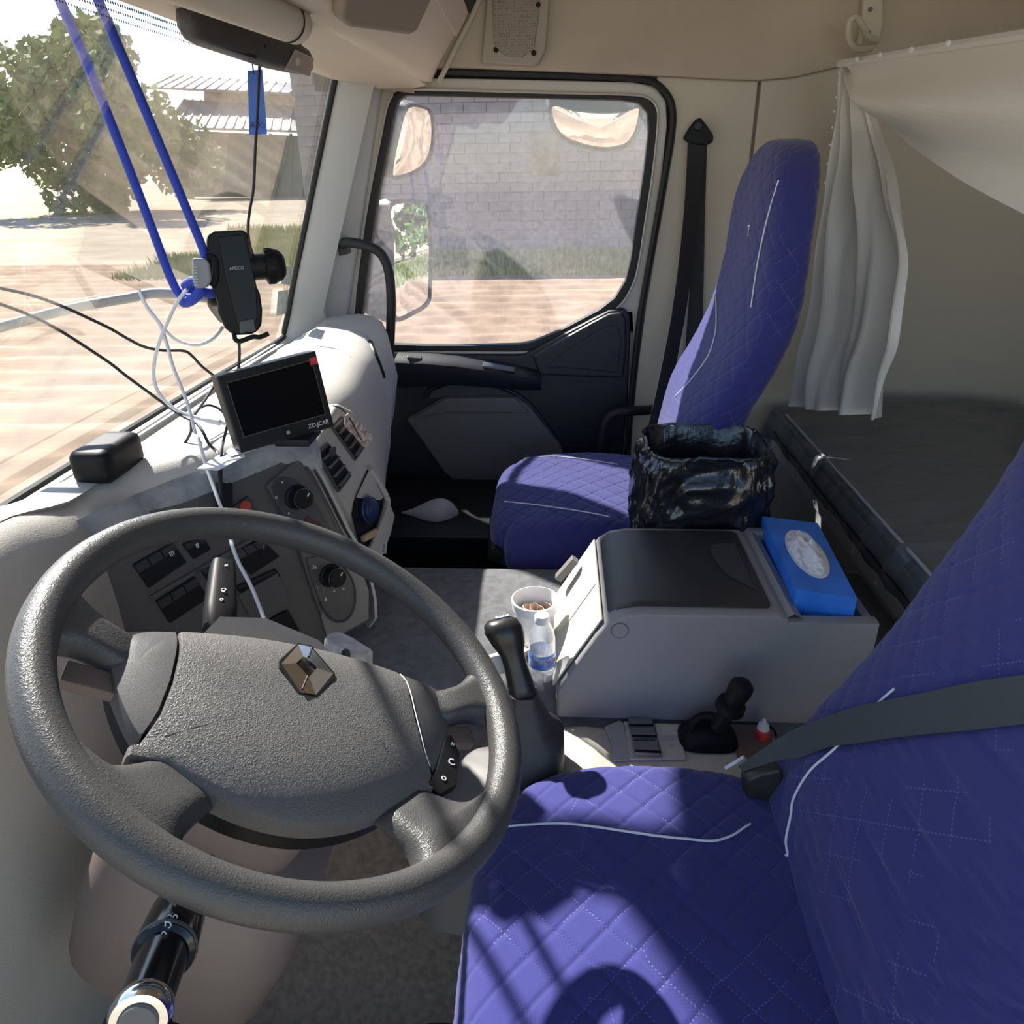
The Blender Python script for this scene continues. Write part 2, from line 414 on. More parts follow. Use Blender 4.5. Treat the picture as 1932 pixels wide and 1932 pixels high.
# far yard through the windscreen
def yard(px, py): return P(px, py, z=GZ)
pts = []
for _ in range(5000):
    a = P(random.uniform(430, 640), random.uniform(432, 486), z=GZ); pts.append((a.x, a.y, GZ-.03))
blades('yard_grass', pts, .08, .3, m_grass, 'patch of green grass in the yard seen through windscreen', w=.03)
# metal-roofed barn in the distance
bd = P(470, 372, z=GZ); BY = bd.y
def bp(px, py, dy=0): return P(px, py, y=BY+dy)
barn = thing('barn', bp(470, 372), 'barn with two tiers of ribbed metal roof beyond windscreen', 'building')
def bquad(name, pl, m, th=.3, bev=0):
    return prism(name, pl, (0, th, 0), m, barn, bev)
bquad('wall', [bp(330, 245), bp(640, 260), bp(640, 372), bp(330, 372)], m_shedw)
bquad('door', [bp(432, 250, -.15), bp(590, 258, -.15), bp(590, 375, -.15), bp(420, 370, -.15)], m_shedg)
for a in (468, 507, 546):
    bquad('door_rail', [bp(a, 252, -.3), bp(a+5, 252, -.3), bp(a+2, 372, -.3), bp(a-3, 372, -.3)], m_shedg, .1)
lr = prism('lower_roof', [bp(315, 243, -2.5), bp(600, 252, -2.5), bp(600, 208, 2), bp(350, 192, 2)], (0, 0, .15), m_rooft, barn)
ur = prism('upper_roof', [bp(285, 168, 1), bp(610, 182, 1), bp(610, 165, 6), bp(330, 146, 6)], (0, 0, .15), m_rooft, barn)
bquad('upper_wall', [bp(385, 165, 2.4), bp(600, 178, 2.4), bp(600, 215, 2.4), bp(385, 205, 2.4)], m_shedw)
for k in range(17):
    t = k/16; a = bp(315+285*t, 243+9*t, -2.52); b = bp(350+250*t, 192+16*t, 1.98)
    d = V((.05, 0, 0)); prism('roof_rib', [a-d, a+d, b+d, b-d], (0, -.05, .22), m_rooft, lr)
    a = bp(285+325*t, 168+14*t, .98); b = bp(330+280*t, 146+19*t, 5.98)
    prism('roof_rib', [a-d, a+d, b+d, b-d], (0, -.05, .22), m_rooft, ur)
# leafy crowns made of leaf cards on branches
def tree(name, base, h, rad, m, label, cat, n=2600, leaf=.16, seed=1, group=None, low=.15):
    rnd = random.Random(seed); base = V(base)
    t = thing(name, base, label, cat, group)
    tube('trunk', [base, base+V((.1, 0, h*.35)), base+V((0, .1, h*.8))], lambda u: rad*.09*(1-u*.8), m_bark, t, n=8)
    for k in range(5):
        a = k*1.257; tube('branch', [base+V((0, 0, h*(.25+.08*k))), base+V((math.cos(a)*rad*.35, math.sin(a)*rad*.35, h*(.4+.08*k))), base+V((math.cos(a)*rad*.7, math.sin(a)*rad*.7, h*(.5+.08*k)))], lambda u: rad*.03*(1-u*.7), m_bark, t, n=6, sub=3)
    cl = [(V((rnd.gauss(0, .45)*rad, rnd.gauss(0, .45)*rad, h*rnd.uniform(low, .95))), rnd.uniform(.25, .45)*rad) for _ in range(26)]
    vs, fs = [], []
    for i in range(n):
        c, r = cl[i % len(cl)]
        d = V((rnd.gauss(0, 1), rnd.gauss(0, 1), rnd.gauss(0, 1))).normalized()
        p = base+c+d*r*rnd.uniform(.6, 1); u = V((rnd.gauss(0, 1), rnd.gauss(0, 1), rnd.gauss(0, 1))).normalized(); w = u.orthogonal().normalized()
        s = leaf*rnd.uniform(.6, 1.3); b = len(vs); vs += [p-u*s, p-w*s*.5, p+u*s, p+w*s*.5]; fs.append((b, b+1, b+2, b+3))
    o = mesh('foliage', vs, fs, m, t, fix=False); o['kind'] = 'stuff'
    return t
b0 = P(262, 400, z=GZ)
sc = b0.length/26
tree('bushy_tree', P(200, 400, z=GZ), 4.3*sc, 2.7*sc, m_leaf, 'sunlit bushy tree at the left, seen through windscreen behind blue cord', 'tree', n=14000, leaf=.15*sc, seed=3, low=.05)
for i, (x, y, h_, lab) in enumerate([(70, 9.5, 9.5, 'tallest green tree reflected in the main door mirror'), (86, 1.5, 6.5, 'rounder tree at the right in main door mirror reflection'), (84, 14, 9, 'darker tree at the left in main door mirror reflection')]):
    tree('roadside_tree', (x, y, GZ), h_, 3.2, m_leafd, lab, 'tree', n=2200, leaf=.4, seed=5+i, group='trees behind the truck')
pts = [(random.uniform(30, 60), random.uniform(2, 14), GZ-.03) for _ in range(5000)]
blades('rear_grass', pts, .15, .5, m_leaf, 'green grass behind the truck, reflected in door mirror', w=.04)

# ================================================================== cab shell
DY = 2.10
def D(l, y=DY): return [P(a, b, y=y) for a, b in l]
R3 = [(765,180),(900,183),(1050,186),(1170,189),(1205,194),(1222,212),(1224,240),(1215,320),(1203,400),(1190,490),(1180,530),(1160,562),(1130,585),(1060,622),(1005,645),(980,650),(900,652),(800,652),(690,648),(683,600),(700,460),(715,360),(735,260),(745,210),(752,190)]
R2 = [(755,169),(900,171),(1050,175),(1180,178),(1222,184),(1240,205),(1241,240),(1232,325),(1220,405),(1205,500),(1193,540),(1172,574),(1140,598),(1070,634),(1012,660),(985,665),(900,665),(800,664),(676,662),(667,600),(682,460),(698,360),(718,260),(729,205),(740,180)]
R1 = [(738,146),(900,148),(1050,151),(1190,154),(1236,162),(1257,190),(1259,238),(1249,330),(1236,412),(1220,510),(1214,560),(1208,600),(1204,650),(1198,710),(1100,720),(985,700),(900,690),(800,690),(655,690),(650,600),(665,460),(681,360),(702,260),(713,205),(722,165)]
floor = struct(box('floor', (-.80, -.03, -.06), (1.35, 2.16, .08), m_mat, bev=0))
ceil = struct(box('ceiling', (-.38, -.03, 1.95), (1.38, 2.18, 2.0), m_head, bev=0))
wb = struct(box('wall_back', (1.33, -.03, -.05), (1.38, 2.18, 1.95), m_head, bev=0))
seam = [(700,120),(847,127),(1030,134),(1203,141),(1360,150),(1430,152),(1500,146),(1560,132),(1620,118),(1800,100),(2050,85)]
low = D(seam, 2.06)
poly = low+[V((low[-1].x, 2.06, 1.95)), V((low[0].x, 2.06, 1.95))]
wr = struct(prism('wall_right', poly, (0, .10, 0), m_head, bev=.006))
# lower wall behind the door: pillar panel, corner panel
pl = D([(1238,153),(1268,184),(1276,215),(1273,260),(1259,345),(1237,470),(1217,590),(1205,680),(1194,780),(1187,900)], 2.085)
top = [V((.478, 2.085, 1.5)), V((.25, 2.085, 1.5))]
struct(prism('leak_backing_top', [(-.62, 2.125, 1.425), (.26, 2.125, 1.405), (.26, 2.125, 1.52), (-.62, 2.125, 1.52)], (0, .03, 0), m_rub))  # unseen backing added to stop light leaking in above the door
mp_ = [V((pl[-1].x, 2.085, .0)), V((.478, 2.085, 0))]
struct(prism('trim_1', pl+mp_+top, (0, .07, 0), m_beige, bev=.004))
cp = [V((.486, 2.085, 0)), V((1.34, 2.085, 0)), V((1.34, 2.085, 1.55)), V((.66, 2.085, 1.52)), V((.486, 2.085, 1.5))]
struct(prism('trim_2', cp, (0, .07, 0), m_beige, bev=.004))
# outer door gasket
g = D([(842,134),(1000,139),(1180,146),(1232,155),(1262,184),(1270,218),(1266,262),(1252,345),(1230,470),(1209,590),(1197,690),(1188,790),(1180,905)], 2.083)
struct(tube('trim_3', g, .0085, m_rub, n=8, sub=4))
struct(band('leak_backing_frame', D([(842,122),(1000,126),(1180,132),(1240,138),(1285,170),(1296,215),(1292,262),(1278,345),(1256,470),(1236,590),(1224,690),(1215,790),(1207,940)], 2.126), D([(842,150),(1000,154),(1170,160),(1215,166),(1242,192),(1248,220),(1244,262),(1230,345),(1209,470),(1188,590),(1176,690),(1166,790),(1158,940)], 2.126), (0, .02, 0), m_rub, closed=False))  # unseen black band added behind the gasket to block a sun leak
gl_ = D([(700,180),(684,260),(664,360),(648,460),(632,600)], 2.075)
struct(tube('trim_4', gl_, .007, m_rub, n=8, sub=4))
# passenger door
door = struct(band('door_1', D(R1), D(R2), (0, .035, 0), m_metal, bev=.004))
band('window_gasket', D(R2, 2.095), D(R3, 2.095), (0, .03, 0), m_rub, door, bev=.004)
tube('window_bead', D([(a, b) for a, b in R2], 2.094), .0035, m_metal, door, n=6, sub=3, closed=True)
g2 = glassmat('side_glass', .16, (.62, .58, .62), refl=.05)
win2 = struct(mesh('window_2', D(R3, 2.113)+D(R3, 2.117), [tuple(range(25)), tuple(range(49, 24, -1))], g2, ang=None))
lowd = [P(655,672,y=2.1), P(990,668,y=2.1), P(1100,605,y=2.1), P(1195,585,y=2.1), P(1200,690,y=2.1), P(1180,880,y=2.1), V((.17, 2.1, .1)), V((-.62, 2.1, .1))]
prism('door_skin', lowd, (0, .05, 0), m_metal, door, bev=.003)
pan = D([(742,690),(742,672),(985,671),(1008,660),(1120,601),(1150,586),(1178,582),(1189,596),(1190,640),(1184,760),(1172,900)], 2.075)+[V((.15, 2.075, .12)), V((-.70, 2.075, .12)), V((-.70, 2.075, .62)), P(690, 720, y=2.075)]
pn = prism('door_panel', pan, (0, .03, 0), m_doord, door, bev=.008)
tri = D([(1004,672),(1120,607),(1150,592),(1174,590),(1182,604),(1182,660),(1176,714),(1100,712),(1018,708)], 2.06)
prism('triangle_panel', tri, (0, .02, 0), m_doord, door, bev=.008)
rec = D([(1060,668),(1130,622),(1165,612),(1172,640),(1166,704),(1090,696),(1030,692)], 2.057)
prism('triangle_recess', rec, (0, .006, 0), m_doord, door, bev=.003)
# armrest ledge with pull slot
def ar(px, py, dy): return P(px, py, y=2.075-dy)
A_ = [ar(744,686,.055), ar(800,688,.058), ar(860,693,.06), ar(930,703,.06), ar(990,713,.055), ar(1020,718,.04)]
rs = []
for i, p in enumerate(A_):
    k = i/5; zt = p.z+.012; d = .055-.02*max(0, k-.7)
    rs.append([V((p.x, 2.08, zt+.006)), V((p.x, p.y+.012, zt)), V((p.x, p.y, zt-.01)), V((p.x, p.y+.002, zt-.045+.02*k)), V((p.x, p.y+.02, zt-.085+.04*k)), V((p.x, 2.08, zt-.10+.05*k))])
arm = rings('armrest', rs, m_doord, door)
m_slot = mat('slot_grey', (.11, .12, .14), .4)
prism('switch_plate', [ar(752,677,.03), ar(806,681,.03), ar(805,688,.05), ar(752,685,.05)], (0, 0, .004), m_slot, arm, bev=.001)
prism('window_switch', [ar(770,673,.035), ar(796,675,.035), ar(795,680,.045), ar(768,678,.045)], (0, 0, .006), m_slot, arm, bev=.001)
prism('pull_slot', [ar(818,676,.02), ar(910,687,.025), ar(908,696,.045), ar(820,686,.045)], (0, 0, .003), m_black, arm, bev=.001)
prism('pull_handle', [ar(912,686,.03), ar(972,697,.03), ar(970,702,.052), ar(910,694,.052)], (0, 0, .006), m_slot, arm, bev=.001)
# arched recess lip and grey pocket
arch = D([(800,750),(812,735),(845,722),(885,718),(930,726),(975,745),(1010,775),(1050,830)], 2.068)
tube('arch_lip', arch, .006, m_doord, door, n=8)
prism('arch_recess', D([(808,752),(815,738),(850,725),(885,721),(930,729),(972,747),(840,750)], 2.066), (0, .012, 0), mat('recess_grey', (.05, .05, .055), .6), door, bev=.002)
gp = D([(766,792),(838,750),(972,748),(998,766),(1058,842),(1075,900),(930,926),(872,926),(835,890)], 2.05)
prism('map_pocket', gp, (0, .03, 0), m_doorg, door, bev=.01, seg=3)
prism('pocket_lip', D([(775,790),(842,752),(970,750),(985,765),(1000,780),(850,778)], 2.044), (0, .012, 0), m_doorg, door, bev=.004)
# windscreen
WB, WT = V((-.742, 0, .825)), V((-.515, 0, 1.455))
def wsp(t, y, o=0): return V((WB.x+(WT.x-WB.x)*t-o-.02*math.sin(math.pi*max(0, min(1, (y)/2.0))), y, WB.z+(WT.z-WB.z)*t))
g1 = glassmat('screen_pane', .05, (.66, .58, .45), refl=.04, dscale=60)
win1 = struct(grid('window_1', lambda u, v: wsp(-.03+1.06*v, .0+1.97*u), 24, 8, g1, thick=(-.004, 0, 0)))
# dotted band along the screen's upper edge
vs, fs = [], []
for i in range(170):
    for r in range(5):
        c = wsp(.99-r*.012, .75+i*.0055+(r % 2)*.0027, -.003); s = .0026-.0003*r
        b = len(vs); vs += [c+V((0, s*math.cos(a*1.047), s*math.sin(a*1.047))) for a in range(6)]; fs.append(tuple(range(b, b+6)))
o = mesh('dot_band', vs, fs, m_rub, win1, fix=False); o['kind'] = 'stuff'
# seal and cowl
struct(tube('trim_5', [wsp(.025, y, -.012) for y in (-.0, .5, 1, 1.5, 1.9)]+[wsp(.07, 1.945, -.008), wsp(.25, 1.952, -.004), wsp(.6, 1.952, -.004), wsp(1.0, 1.952, -.004)], .0075, m_rub, n=8, sub=6))
struct(box('wall_left', (-.80, -.03, -.05), (-.765, 2.18, .81), m_black, bev=0))
# passenger-side front pillar
rs = []
for t in (-.06, .02, .12, .3, .5, .7, .9, 1.03):
    w = wsp(t, 1.955); fl = max(0, .12-t)*.5; xr = P(722, 180, y=2.08).x*(t)+P(642, 590, y=2.08).x*(1-t)
    rs.append([V((w.x+.004, 1.975, w.z)), V((w.x+.006-fl*.1, 1.955-fl*.3, w.z)), V((w.x+.03+fl*.6, 1.955-fl*.4, w.z)), V((w.x+.09+fl*.6, 1.99, w.z)), V((xr-.05, 2.045, w.z)), V((xr, 2.072, w.z)), V((xr+.01, 2.12, w.z)), V((w.x+.01, 2.12, w.z))])
struct(rings('trim_6', rs, m_pillar, ang=60))
struct(prism('trim_7', [(-.80, -.03, .8), (-.74, -.03, .82), (-.50, -.03, 1.5), (-.58, -.03, 1.5)], (0, .05, 0), m_pillar, bev=.01))
# header: windscreen rail underside, then shelf
HB = 1.438
hp = [(-.545, 1.47), (-.53, HB+.004), (-.515, HB-.008), (-.48, HB-.006), (-.40, HB+.004), (-.335, HB+.008), (-.33, 1.50), (-.50, 1.54)]
rs = [[V((x, y, z)) for x, z in hp] for y in (-.03, .5, 1.0, 1.5, 1.9)]
rs.append([V((x+(.03 if x < -.47 else 0), 1.97, z-.004)) for x, z in hp])
rs.append([V((max(x, -.43)+.0, 2.03, z-.012)) for x, z in hp])
rs.append([V((max(x, -.365)+.01, 2.062, z-.02)) for x, z in hp])
struct(rings('trim_8', rs, m_beige, ang=50))
struct(prism('wall_windscreen', [(-.535, -.03, 1.46), (-.50, -.03, 1.46), (-.34, -.03, 1.99), (-.375, -.03, 1.99)], (0, 2.21, 0), m_head))
# overhead shelf pod
sh = thing('overhead_shelf', (-.33, 1.0, 1.45), 'moulded taupe overhead shelf above the windscreen', 'shelf')
sp = [(-.335, 1.435), (-.30, 1.433), (-.255, 1.47), (-.205, 1.545), (-.155, 1.64), (-.13, 1.70), (-.50, 1.75), (-.52, 1.5)]
rs = []
for y, k in ((-.03, 1), (.6, 1), (1.2, 1), (1.6, 1), (1.8, .96), (1.92, .80), (1.99, .45), (2.03, .15), (2.058, 0)):
    rs.append([V((x-.012*(1-k) if i < 6 else x, y, z+.0*(1-k)+(.035*(1-k) if i in (2, 3) else 0))) for i, (x, z) in enumerate(sp)])
rings('pod', rs, m_beige, sh, ang=60)
m_shadow = mat('shelf_recess_shade', (.26, .21, .165), .7, bump=.1, bscale=600)  # darker beige: shade of the shelf recess is painted into this colour
sn = V((.862, 0, -.507)).normalized()
def psl(px, py, o=.004): return PL(px, py, V((-.25, 0, 1.475)), sn)+sn*o
prism('locker_flap', [psl(655, -60), psl(643, 38), psl(660, 52), psl(770, 66), psl(782, 60), psl(812, -5), psl(830, -60)], -sn*.02, m_shadow, sh, bev=.008, seg=3)
prism('shelf_cheek', [psl(822, 2), psl(859, 68), psl(880, 22), psl(870, -30), psl(815, -30)], -sn*.02, m_beige, sh, bev=.002)
prism('shelf_opening', [psl(872, 0, .005), psl(883, 24, .005), psl(895, 0, .005), psl(890, -40, .005), psl(868, -40, .005)], -sn*.02, m_black, sh, bev=.001)
tube('shelf_rim', [P(826, 156, y=2.05), P(838, 135, y=2.05), P(862, 85, y=2.05), P(888, 35, y=2.05), P(908, -10, y=2.05), P(925, -50, y=2.05)], .006, m_beige, sh, n=8)
# loudspeaker panel on the wall above the door
spk = thing('loudspeaker', P(970, 60, y=2.05), 'taupe perforated loudspeaker cover on headliner above passenger door', 'speaker')
q = D([(905,-40),(1040,-40),(1037,0),(1030,95),(1013,125),(908,118),(918,0)], 2.035)
prism('speaker_frame', q, (0, .025, 0), mat('speaker_taupe', (.36, .31, .25), .6), spk, bev=.006, seg=3)
m_gr = mat('grille_mesh', (.30, .255, .205), .8); t = m_gr.node_tree; b = t.nodes['Principled BSDF']
vo = t.nodes.new('ShaderNodeTexVoronoi'); vo.inputs['Scale'].default_value = 165; vo.inputs['Randomness'].default_value = .25
rr = t.nodes.new('ShaderNodeValToRGB'); rr.color_ramp.elements[0].position = .28; rr.color_ramp.elements[1].position = .36
rr.color_ramp.elements[0].color = (.17, .145, .115, 1); rr.color_ramp.elements[1].color = (.30, .255, .205, 1)
tc = [n for n in t.nodes if n.type == 'TEX_COORD'][0]
t.links.new(tc.outputs['Object'], vo.inputs['Vector']); t.links.new(vo.outputs['Distance'], rr.inputs[0]); t.links.new(rr.outputs[0], b.inputs['Base Color'])
prism('grille', D([(928,-30),(1020,-30),(1015,40),(1008,90),(985,108),(955,106),(932,88),(930,30)], 2.031), (0, .008, 0), m_gr, spk, bev=.002)
for a, b_ in ((1015, 9), (1007, 100), (936, 94), (942, 2)): disc('screw_hole', P(a, b_, y=2.034), (0, -1, 0), .0062, .003, m_black, spk, n=12)
# coat hook
hk = thing('coat_hook', P(1640, 50, y=2.02), 'beige plastic coat hook on the upper rear panel', 'hook')
prism('hook_plate', D([(1632,-30),(1668,-30),(1668,40),(1662,78),(1640,92),(1620,85),(1626,40)], 2.035), (0, .025, 0), m_beige, hk, bev=.006, seg=3)
tube('hook_arm', [P(1655, 75, y=2.02), P(1638, 70, y=1.995), P(1625, 45, y=1.97), P(1613, 32, y=1.96), P(1602, 45, y=1.96), P(1602, 72, y=1.97), P(1615, 92, y=1.99), P(1645, 90, y=2.02)], .007, m_beige, hk, n=8)
for a, b_ in ((1642, 18), (1638, 62)): disc('hook_screw', P(a, b_, y=2.034), (0, -1, 0), .005, .003, m_taupe, hk, n=12)
# ================================================================== dashboard
dash = thing('dashboard', (-.6, 1.0, .3), 'grey wraparound dashboard below the windscreen', 'dashboard')
def lerp(T, y):
    for (a, va), (b, vb) in zip(T, T[1:]):
        if y <= b:
            t = max(0, (y-a)/(b-a)); t = t*t*(3-2*t)
            return tuple(p+(q-p)*t for p, q in zip(va, vb))
    return T[-1][1]
# stations: rear edge x, crest z, x offsets of the face at z .74/.64/.54/.44/.30
ST = [(-.03, (-.585, .90, .02, .04, .04, .02, -.02)), (.70, (-.585, .90, .02, .04, .04, .02, -.02)),
      (.86, (-.605, .868, .005, .01, .02, .02, 0)), (1.10, (-.445, .868, .01, .02, .03, .03, 0)),
      (1.17, (-.405, .868, .01, .02, .02, .01, -.02)), (1.40, (-.392, .868, .022, .03, .025, -.01, -.05)),
      (1.62, (-.405, .878, .02, .01, -.012, -.03, -.06)), (1.85, (-.435, .895, .018, .0, -.03, -.04, -.07)), (1.995, (-.45, .905, .018, 0, -.03, -.04, -.07))]
rs = []
for i in range(62):
    y = -.03+2.025*i/61; xr, zc, a, b, c, d, e = lerp(ST, y); zl = zc-.05
    k = 1 if y < 1.94 else 1-.25*((y-1.94)/.055)**2
    pr_ = [(-.775, .3), (-.775, .80), (-.748, .822), (-.70, .832), (-.64, .5*(.838+zc)), (min(-.60, xr-.13), zc-.008) if xr > -.55 else (-.625, zc-.004), (xr-.075, zc), (xr-.035, zc-.006), (xr-.012, zc-.022), (xr, zl),
           (xr+a, .74), (xr+b, .64), (xr+c, .54), (xr+d, .44), (xr+e, .30), (xr+e-.05, .12)]
    cen = V((-.6, 0, .6))
    rs.append([V((x if k == 1 else -.6+(x+.6)*(k*.5+.5), y, z if k == 1 else .6+(z-.6)*(k*.4+.6))) for x, z in pr_])
body = rings('dash_body', rs, m_dash, dash, ang=50)
# defroster strip at the screen foot
prism('defrost_strip', [(-.742, .1, .836), (-.715, .1, .842), (-.715, 1.85, .842), (-.742, 1.85, .836)], (0, 0, .003), m_dash, dash, bev=.001)
m_seam = mat('seam_grey', (.26, .25, .23), .7)
for L_ in ([(560,652),(600,653),(640,660),(662,674)], [(605,612),(650,618),(690,632),(702,650)]): tube('dash_seam', [hit(body, a, b, .0002) for a, b in L_], .0009, m_seam, dash, n=6)
# side demister slot near the door
tube('demister_slot', [hit(body, 699, 645, -.002), hit(body, 708, 668, -.002), hit(body, 718, 694, -.002), hit(body, 724, 712, -.002)], .0075, m_black, dash, n=8)
# cockpit face: plane turned towards the driver
CA, CB, CD = V((-.392, 1.102, .845)), V((-.335, 1.092, .49)), V((-.575, .885, .85))
CN = (CB-CA).cross(CD-CA).normalized()
if CN.dot(CAM-CA) < 0: CN = -CN
def cp_(px, py, o=0): return PL(px, py, CA, CN)+CN*o
def c3(a, b, o=0): return cp_(240+.24845*a, 800+.24845*b, o)
def plate(name, pl, o, h, m, par, bev=.001, seg=2):
    return prism(name, [p+CN*o for p in pl], CN*h, m, par, bev, seg)
panel = plate('cockpit_panel', [cp_(*p) for p in [(150,1010),(242,968),(340,945),(440,905),(520,872),(545,846),(560,850),(575,868),(597,905),(620,950),(645,1000),(668,1040),(686,1095),(692,1165),(688,1180),(612,1214),(420,1300),(150,1300)]], -.03, .035, m_char, dash, .008, 3)
# beige outer flank of the cockpit
fl = [cp_(*p) for p in [(548,830),(566,840),(583,865),(605,904),(628,949),(652,999),(675,1038),(695,1093),(703,1130),(705,1168),(692,1185)]]
band('flank_trim', [p+CN*.004 for p in fl], [p-CN*.03+V((.004, .012, 0)) for p in fl], V((.004, .006, 0)), m_dash, dash, closed=False, bev=.003)
plate('knob_plinth', [cp_(*p) for p in [(495,915),(520,895),(548,868),(560,866),(590,912),(635,1005),(672,1085),(682,1150),(612,1192),(585,1120),(545,1000)]], .004, .008, m_char, dash, .005, 3)
plate('lower_fascia', [cp_(*p) for p in [(590,1080),(640,1040),(662,1030),(690,1112),(690,1166),(614,1208),(600,1160)]], .004, .0085, mat('fascia_taupe', (.20, .185, .175), .5), dash, .006, 3)
# hood rim with worn coating
m_hood = mat('worn_hood', (.20, .21, .23), .45, col2=(.36, .37, .38), vscale=30, bump=.5, bscale=60)
hu = [(120,1000),(242,945),(330,905),(400,880),(440,866),(500,846),(548,834),(586,834)]
hl = [(120,1030),(242,972),(330,950),(400,925),(440,904),(500,880),(560,856),(602,850)]
rs = []
for (a, b), (c, d) in zip(hu, hl):
    q0 = cp_(c, d, .004); q1 = P(a, b, z=q0.z+.026); q1 = q0+(q1-q0)*min(1, .085/max(.001, (q1-q0).length))
    mid = (q0+q1)/2+V((0, 0, .012)); rs.append([q0, q0*.75+q1*.25+V((0, 0, .014)), mid, q0*.25+q1*.75+V((0, 0, .010)), q1, q1-V((0, 0, .03)), q0-V((0, 0, .03))])
rings('hood_rim', rs, m_hood, dash, ang=60)
def bank(TL, BL, BR, TR, n, icons=()):
    TL, BL, BR, TR = [V((*p, 0)) for p in (TL, BL, BR, TR)]
    plate('switch_bezel', [c3(p.x, p.y) for p in (TL, BL, BR, TR)], .004, .004, m_black, dash, .001)
    for k in range(n):
        a, b = k/n+.05/n, (k+1)/n-.05/n
        q = [TL.lerp(TR, a).lerp(BL.lerp(BR, a), .03), BL.lerp(BR, a).lerp(TL.lerp(TR, a), .03), BL.lerp(BR, b).lerp(TL.lerp(TR, b), .03), TL.lerp(TR, b).lerp(BL.lerp(BR, b), .03)]
        w = [c3(p.x, p.y) for p in q]
        nm = [CN*.013, CN*.007, CN*.007, CN*.013]
        vs = [w[i]+CN*.006 for i in range(4)]+[w[i]+nm[i] for i in range(4)]
        mid = [(vs[4]+vs[5])/2-CN*.004, (vs[7]+vs[6])/2-CN*.004]
        vs += mid
        s = mesh('rocker_switch', vs, [(0, 1, 2, 3), (4, 7, 9, 8), (8, 9, 6, 5), (0, 4, 8), (0, 8, 1), (1, 8, 5), (3, 9, 7), (3, 2, 9), (2, 6, 9), (0, 3, 7, 4), (1, 5, 6, 2)], m_sw, dash, 20)
        if k in icons:
            c = (vs[4]*2+vs[7]*2+vs[5]+vs[6])/6+CN*.001
            xd = (w[3]-w[0]).normalized(); yd = (w[0]-w[1]).normalized()
            text('switch_icon', icons[k], .010, c, xd, yd, m_ink, s, .0004)
bank((25, 1060), (148, 1240), (435, 1042), (325, 890), 3, {2: 'III'})
bank((400, 905), (490, 1020), (620, 945), (560, 850), 1, {0: '8'})
bank((200, 1335), (310, 1505), (602, 1312), (495, 1150), 3)
bank((540, 1095), (610, 1215), (720, 1150), (680, 1030), 1)
bank((765, 960), (925, 1140), (1140, 1000), (1000, 860), 3, {2: '/'})
bank((800, 1230), (860, 1290), (1150, 1150), (1110, 1090), 1)
plate('radio_slot', [c3(820, 1290), c3(1120, 1120), c3(1215, 1350), c3(960, 1540)], .004, .006, m_char, dash, .002)
plate('radio_slot', [c3(880, 1560), c3(1200, 1400), c3(1290, 1560), c3(1000, 1720)], .004, .006, m_black, dash, .002)
for k in range(3):
    plate('panel_rib', [c3(150+k*330, 1300-k*190), c3(165+k*330, 1325-k*190), c3(560+k*330, 1095-k*190), c3(545+k*330, 1075-k*190)], .004, .006, m_char, dash, .001)
# warning button
hz = plate('warning_button', [c3(740, 650), c3(900, 540), c3(970, 680), c3(800, 790)], .004, .007, m_sw, dash, .001)
m_redl = mat('red_lens', (.42, .06, .03), .4)
disc('button_lens', c3(870, 612, .011), CN, .0085, .003, m_redl, hz)
disc('button_mark', c3(870, 612, .0138), CN, .0035, .0012, m_red, hz, n=3)
# rotary knobs in oval recesses
def oval(name, poly, m, par): return plate(name, [c3(*p) for p in poly], .0125, .002, m, par, .001)
def knob(cx, cy, r, par, marks):
    c = c3(cx, cy, .013)
    k = lathe('knob', [(r*1.25, 0), (r*1.22, .004), (r*1.0, .006), (r*.98, .024), (r*.9, .027)], c, CN, m_black, par, n=32)
    lathe('knob_ring', [(r*1.0, .0225), (r*1.015, .0235), (r*1.0, .0245)], c, CN, m_slot, k, n=32)
    yd = (c3(cx, cy-60)-c3(cx, cy)).normalized(); xd = CN.cross(yd)*-1
    obox('knob_pointer', c+CN*.0275+(yd*.45-xd*-.35)*r*.9, (yd*.7+xd*.5)*r*.22, (xd*.7-yd*.5)*r*.06, CN*.0006, m_ink, k, bev=0)
    for a, b, s in marks: text('dial_mark', s, .0085, c3(a, b, .0152), CN.cross(yd)*-1 if False else (c3(cx+60, cy)-c3(cx, cy)), yd, m_ink, par, .0003)
o1 = oval('dial_recess', [(1065, 480), (1085, 420), (1140, 395), (1220, 405), (1290, 450), (1350, 520), (1520, 800), (1530, 850), (1480, 900), (1330, 900), (1190, 740), (1100, 600)], m_sw, dash)
knob(1250, 545, .0165, o1, [(1140, 430, 'v'), (1095, 545, 'o'), (1190, 665, 's'), (1330, 600, '*')])
o2 = oval('dial_recess', [(1330, 1010), (1420, 990), (1560, 1030), (1650, 1120), (1690, 1250), (1680, 1370), (1640, 1450), (1570, 1480), (1490, 1440), (1430, 1330), (1370, 1180)], m_char, dash)
tube('recess_rim', [c3(*p, .015) for p in [(1600, 1060), (1665, 1150), (1695, 1260), (1685, 1380), (1640, 1460), (1565, 1485), (1490, 1445), (1430, 1340)]], .0018, m_sw, dash, n=6)
knob(1505, 1135, .0165, o2, [(1385, 1072, '3x'), (1395, 1150, '.'), (1410, 1215, ','), (1455, 1255, "'"), (1535, 1248, 'x'), (1605, 1235, 'o'), (1470, 1315, '&')])
plate('radio_face', [c3(1250, 780), c3(1330, 690), c3(1430, 740), c3(1500, 830), c3(1400, 920)], .0135, .002, mat('ember_red', (.06, .012, .012), .5), dash, .001)
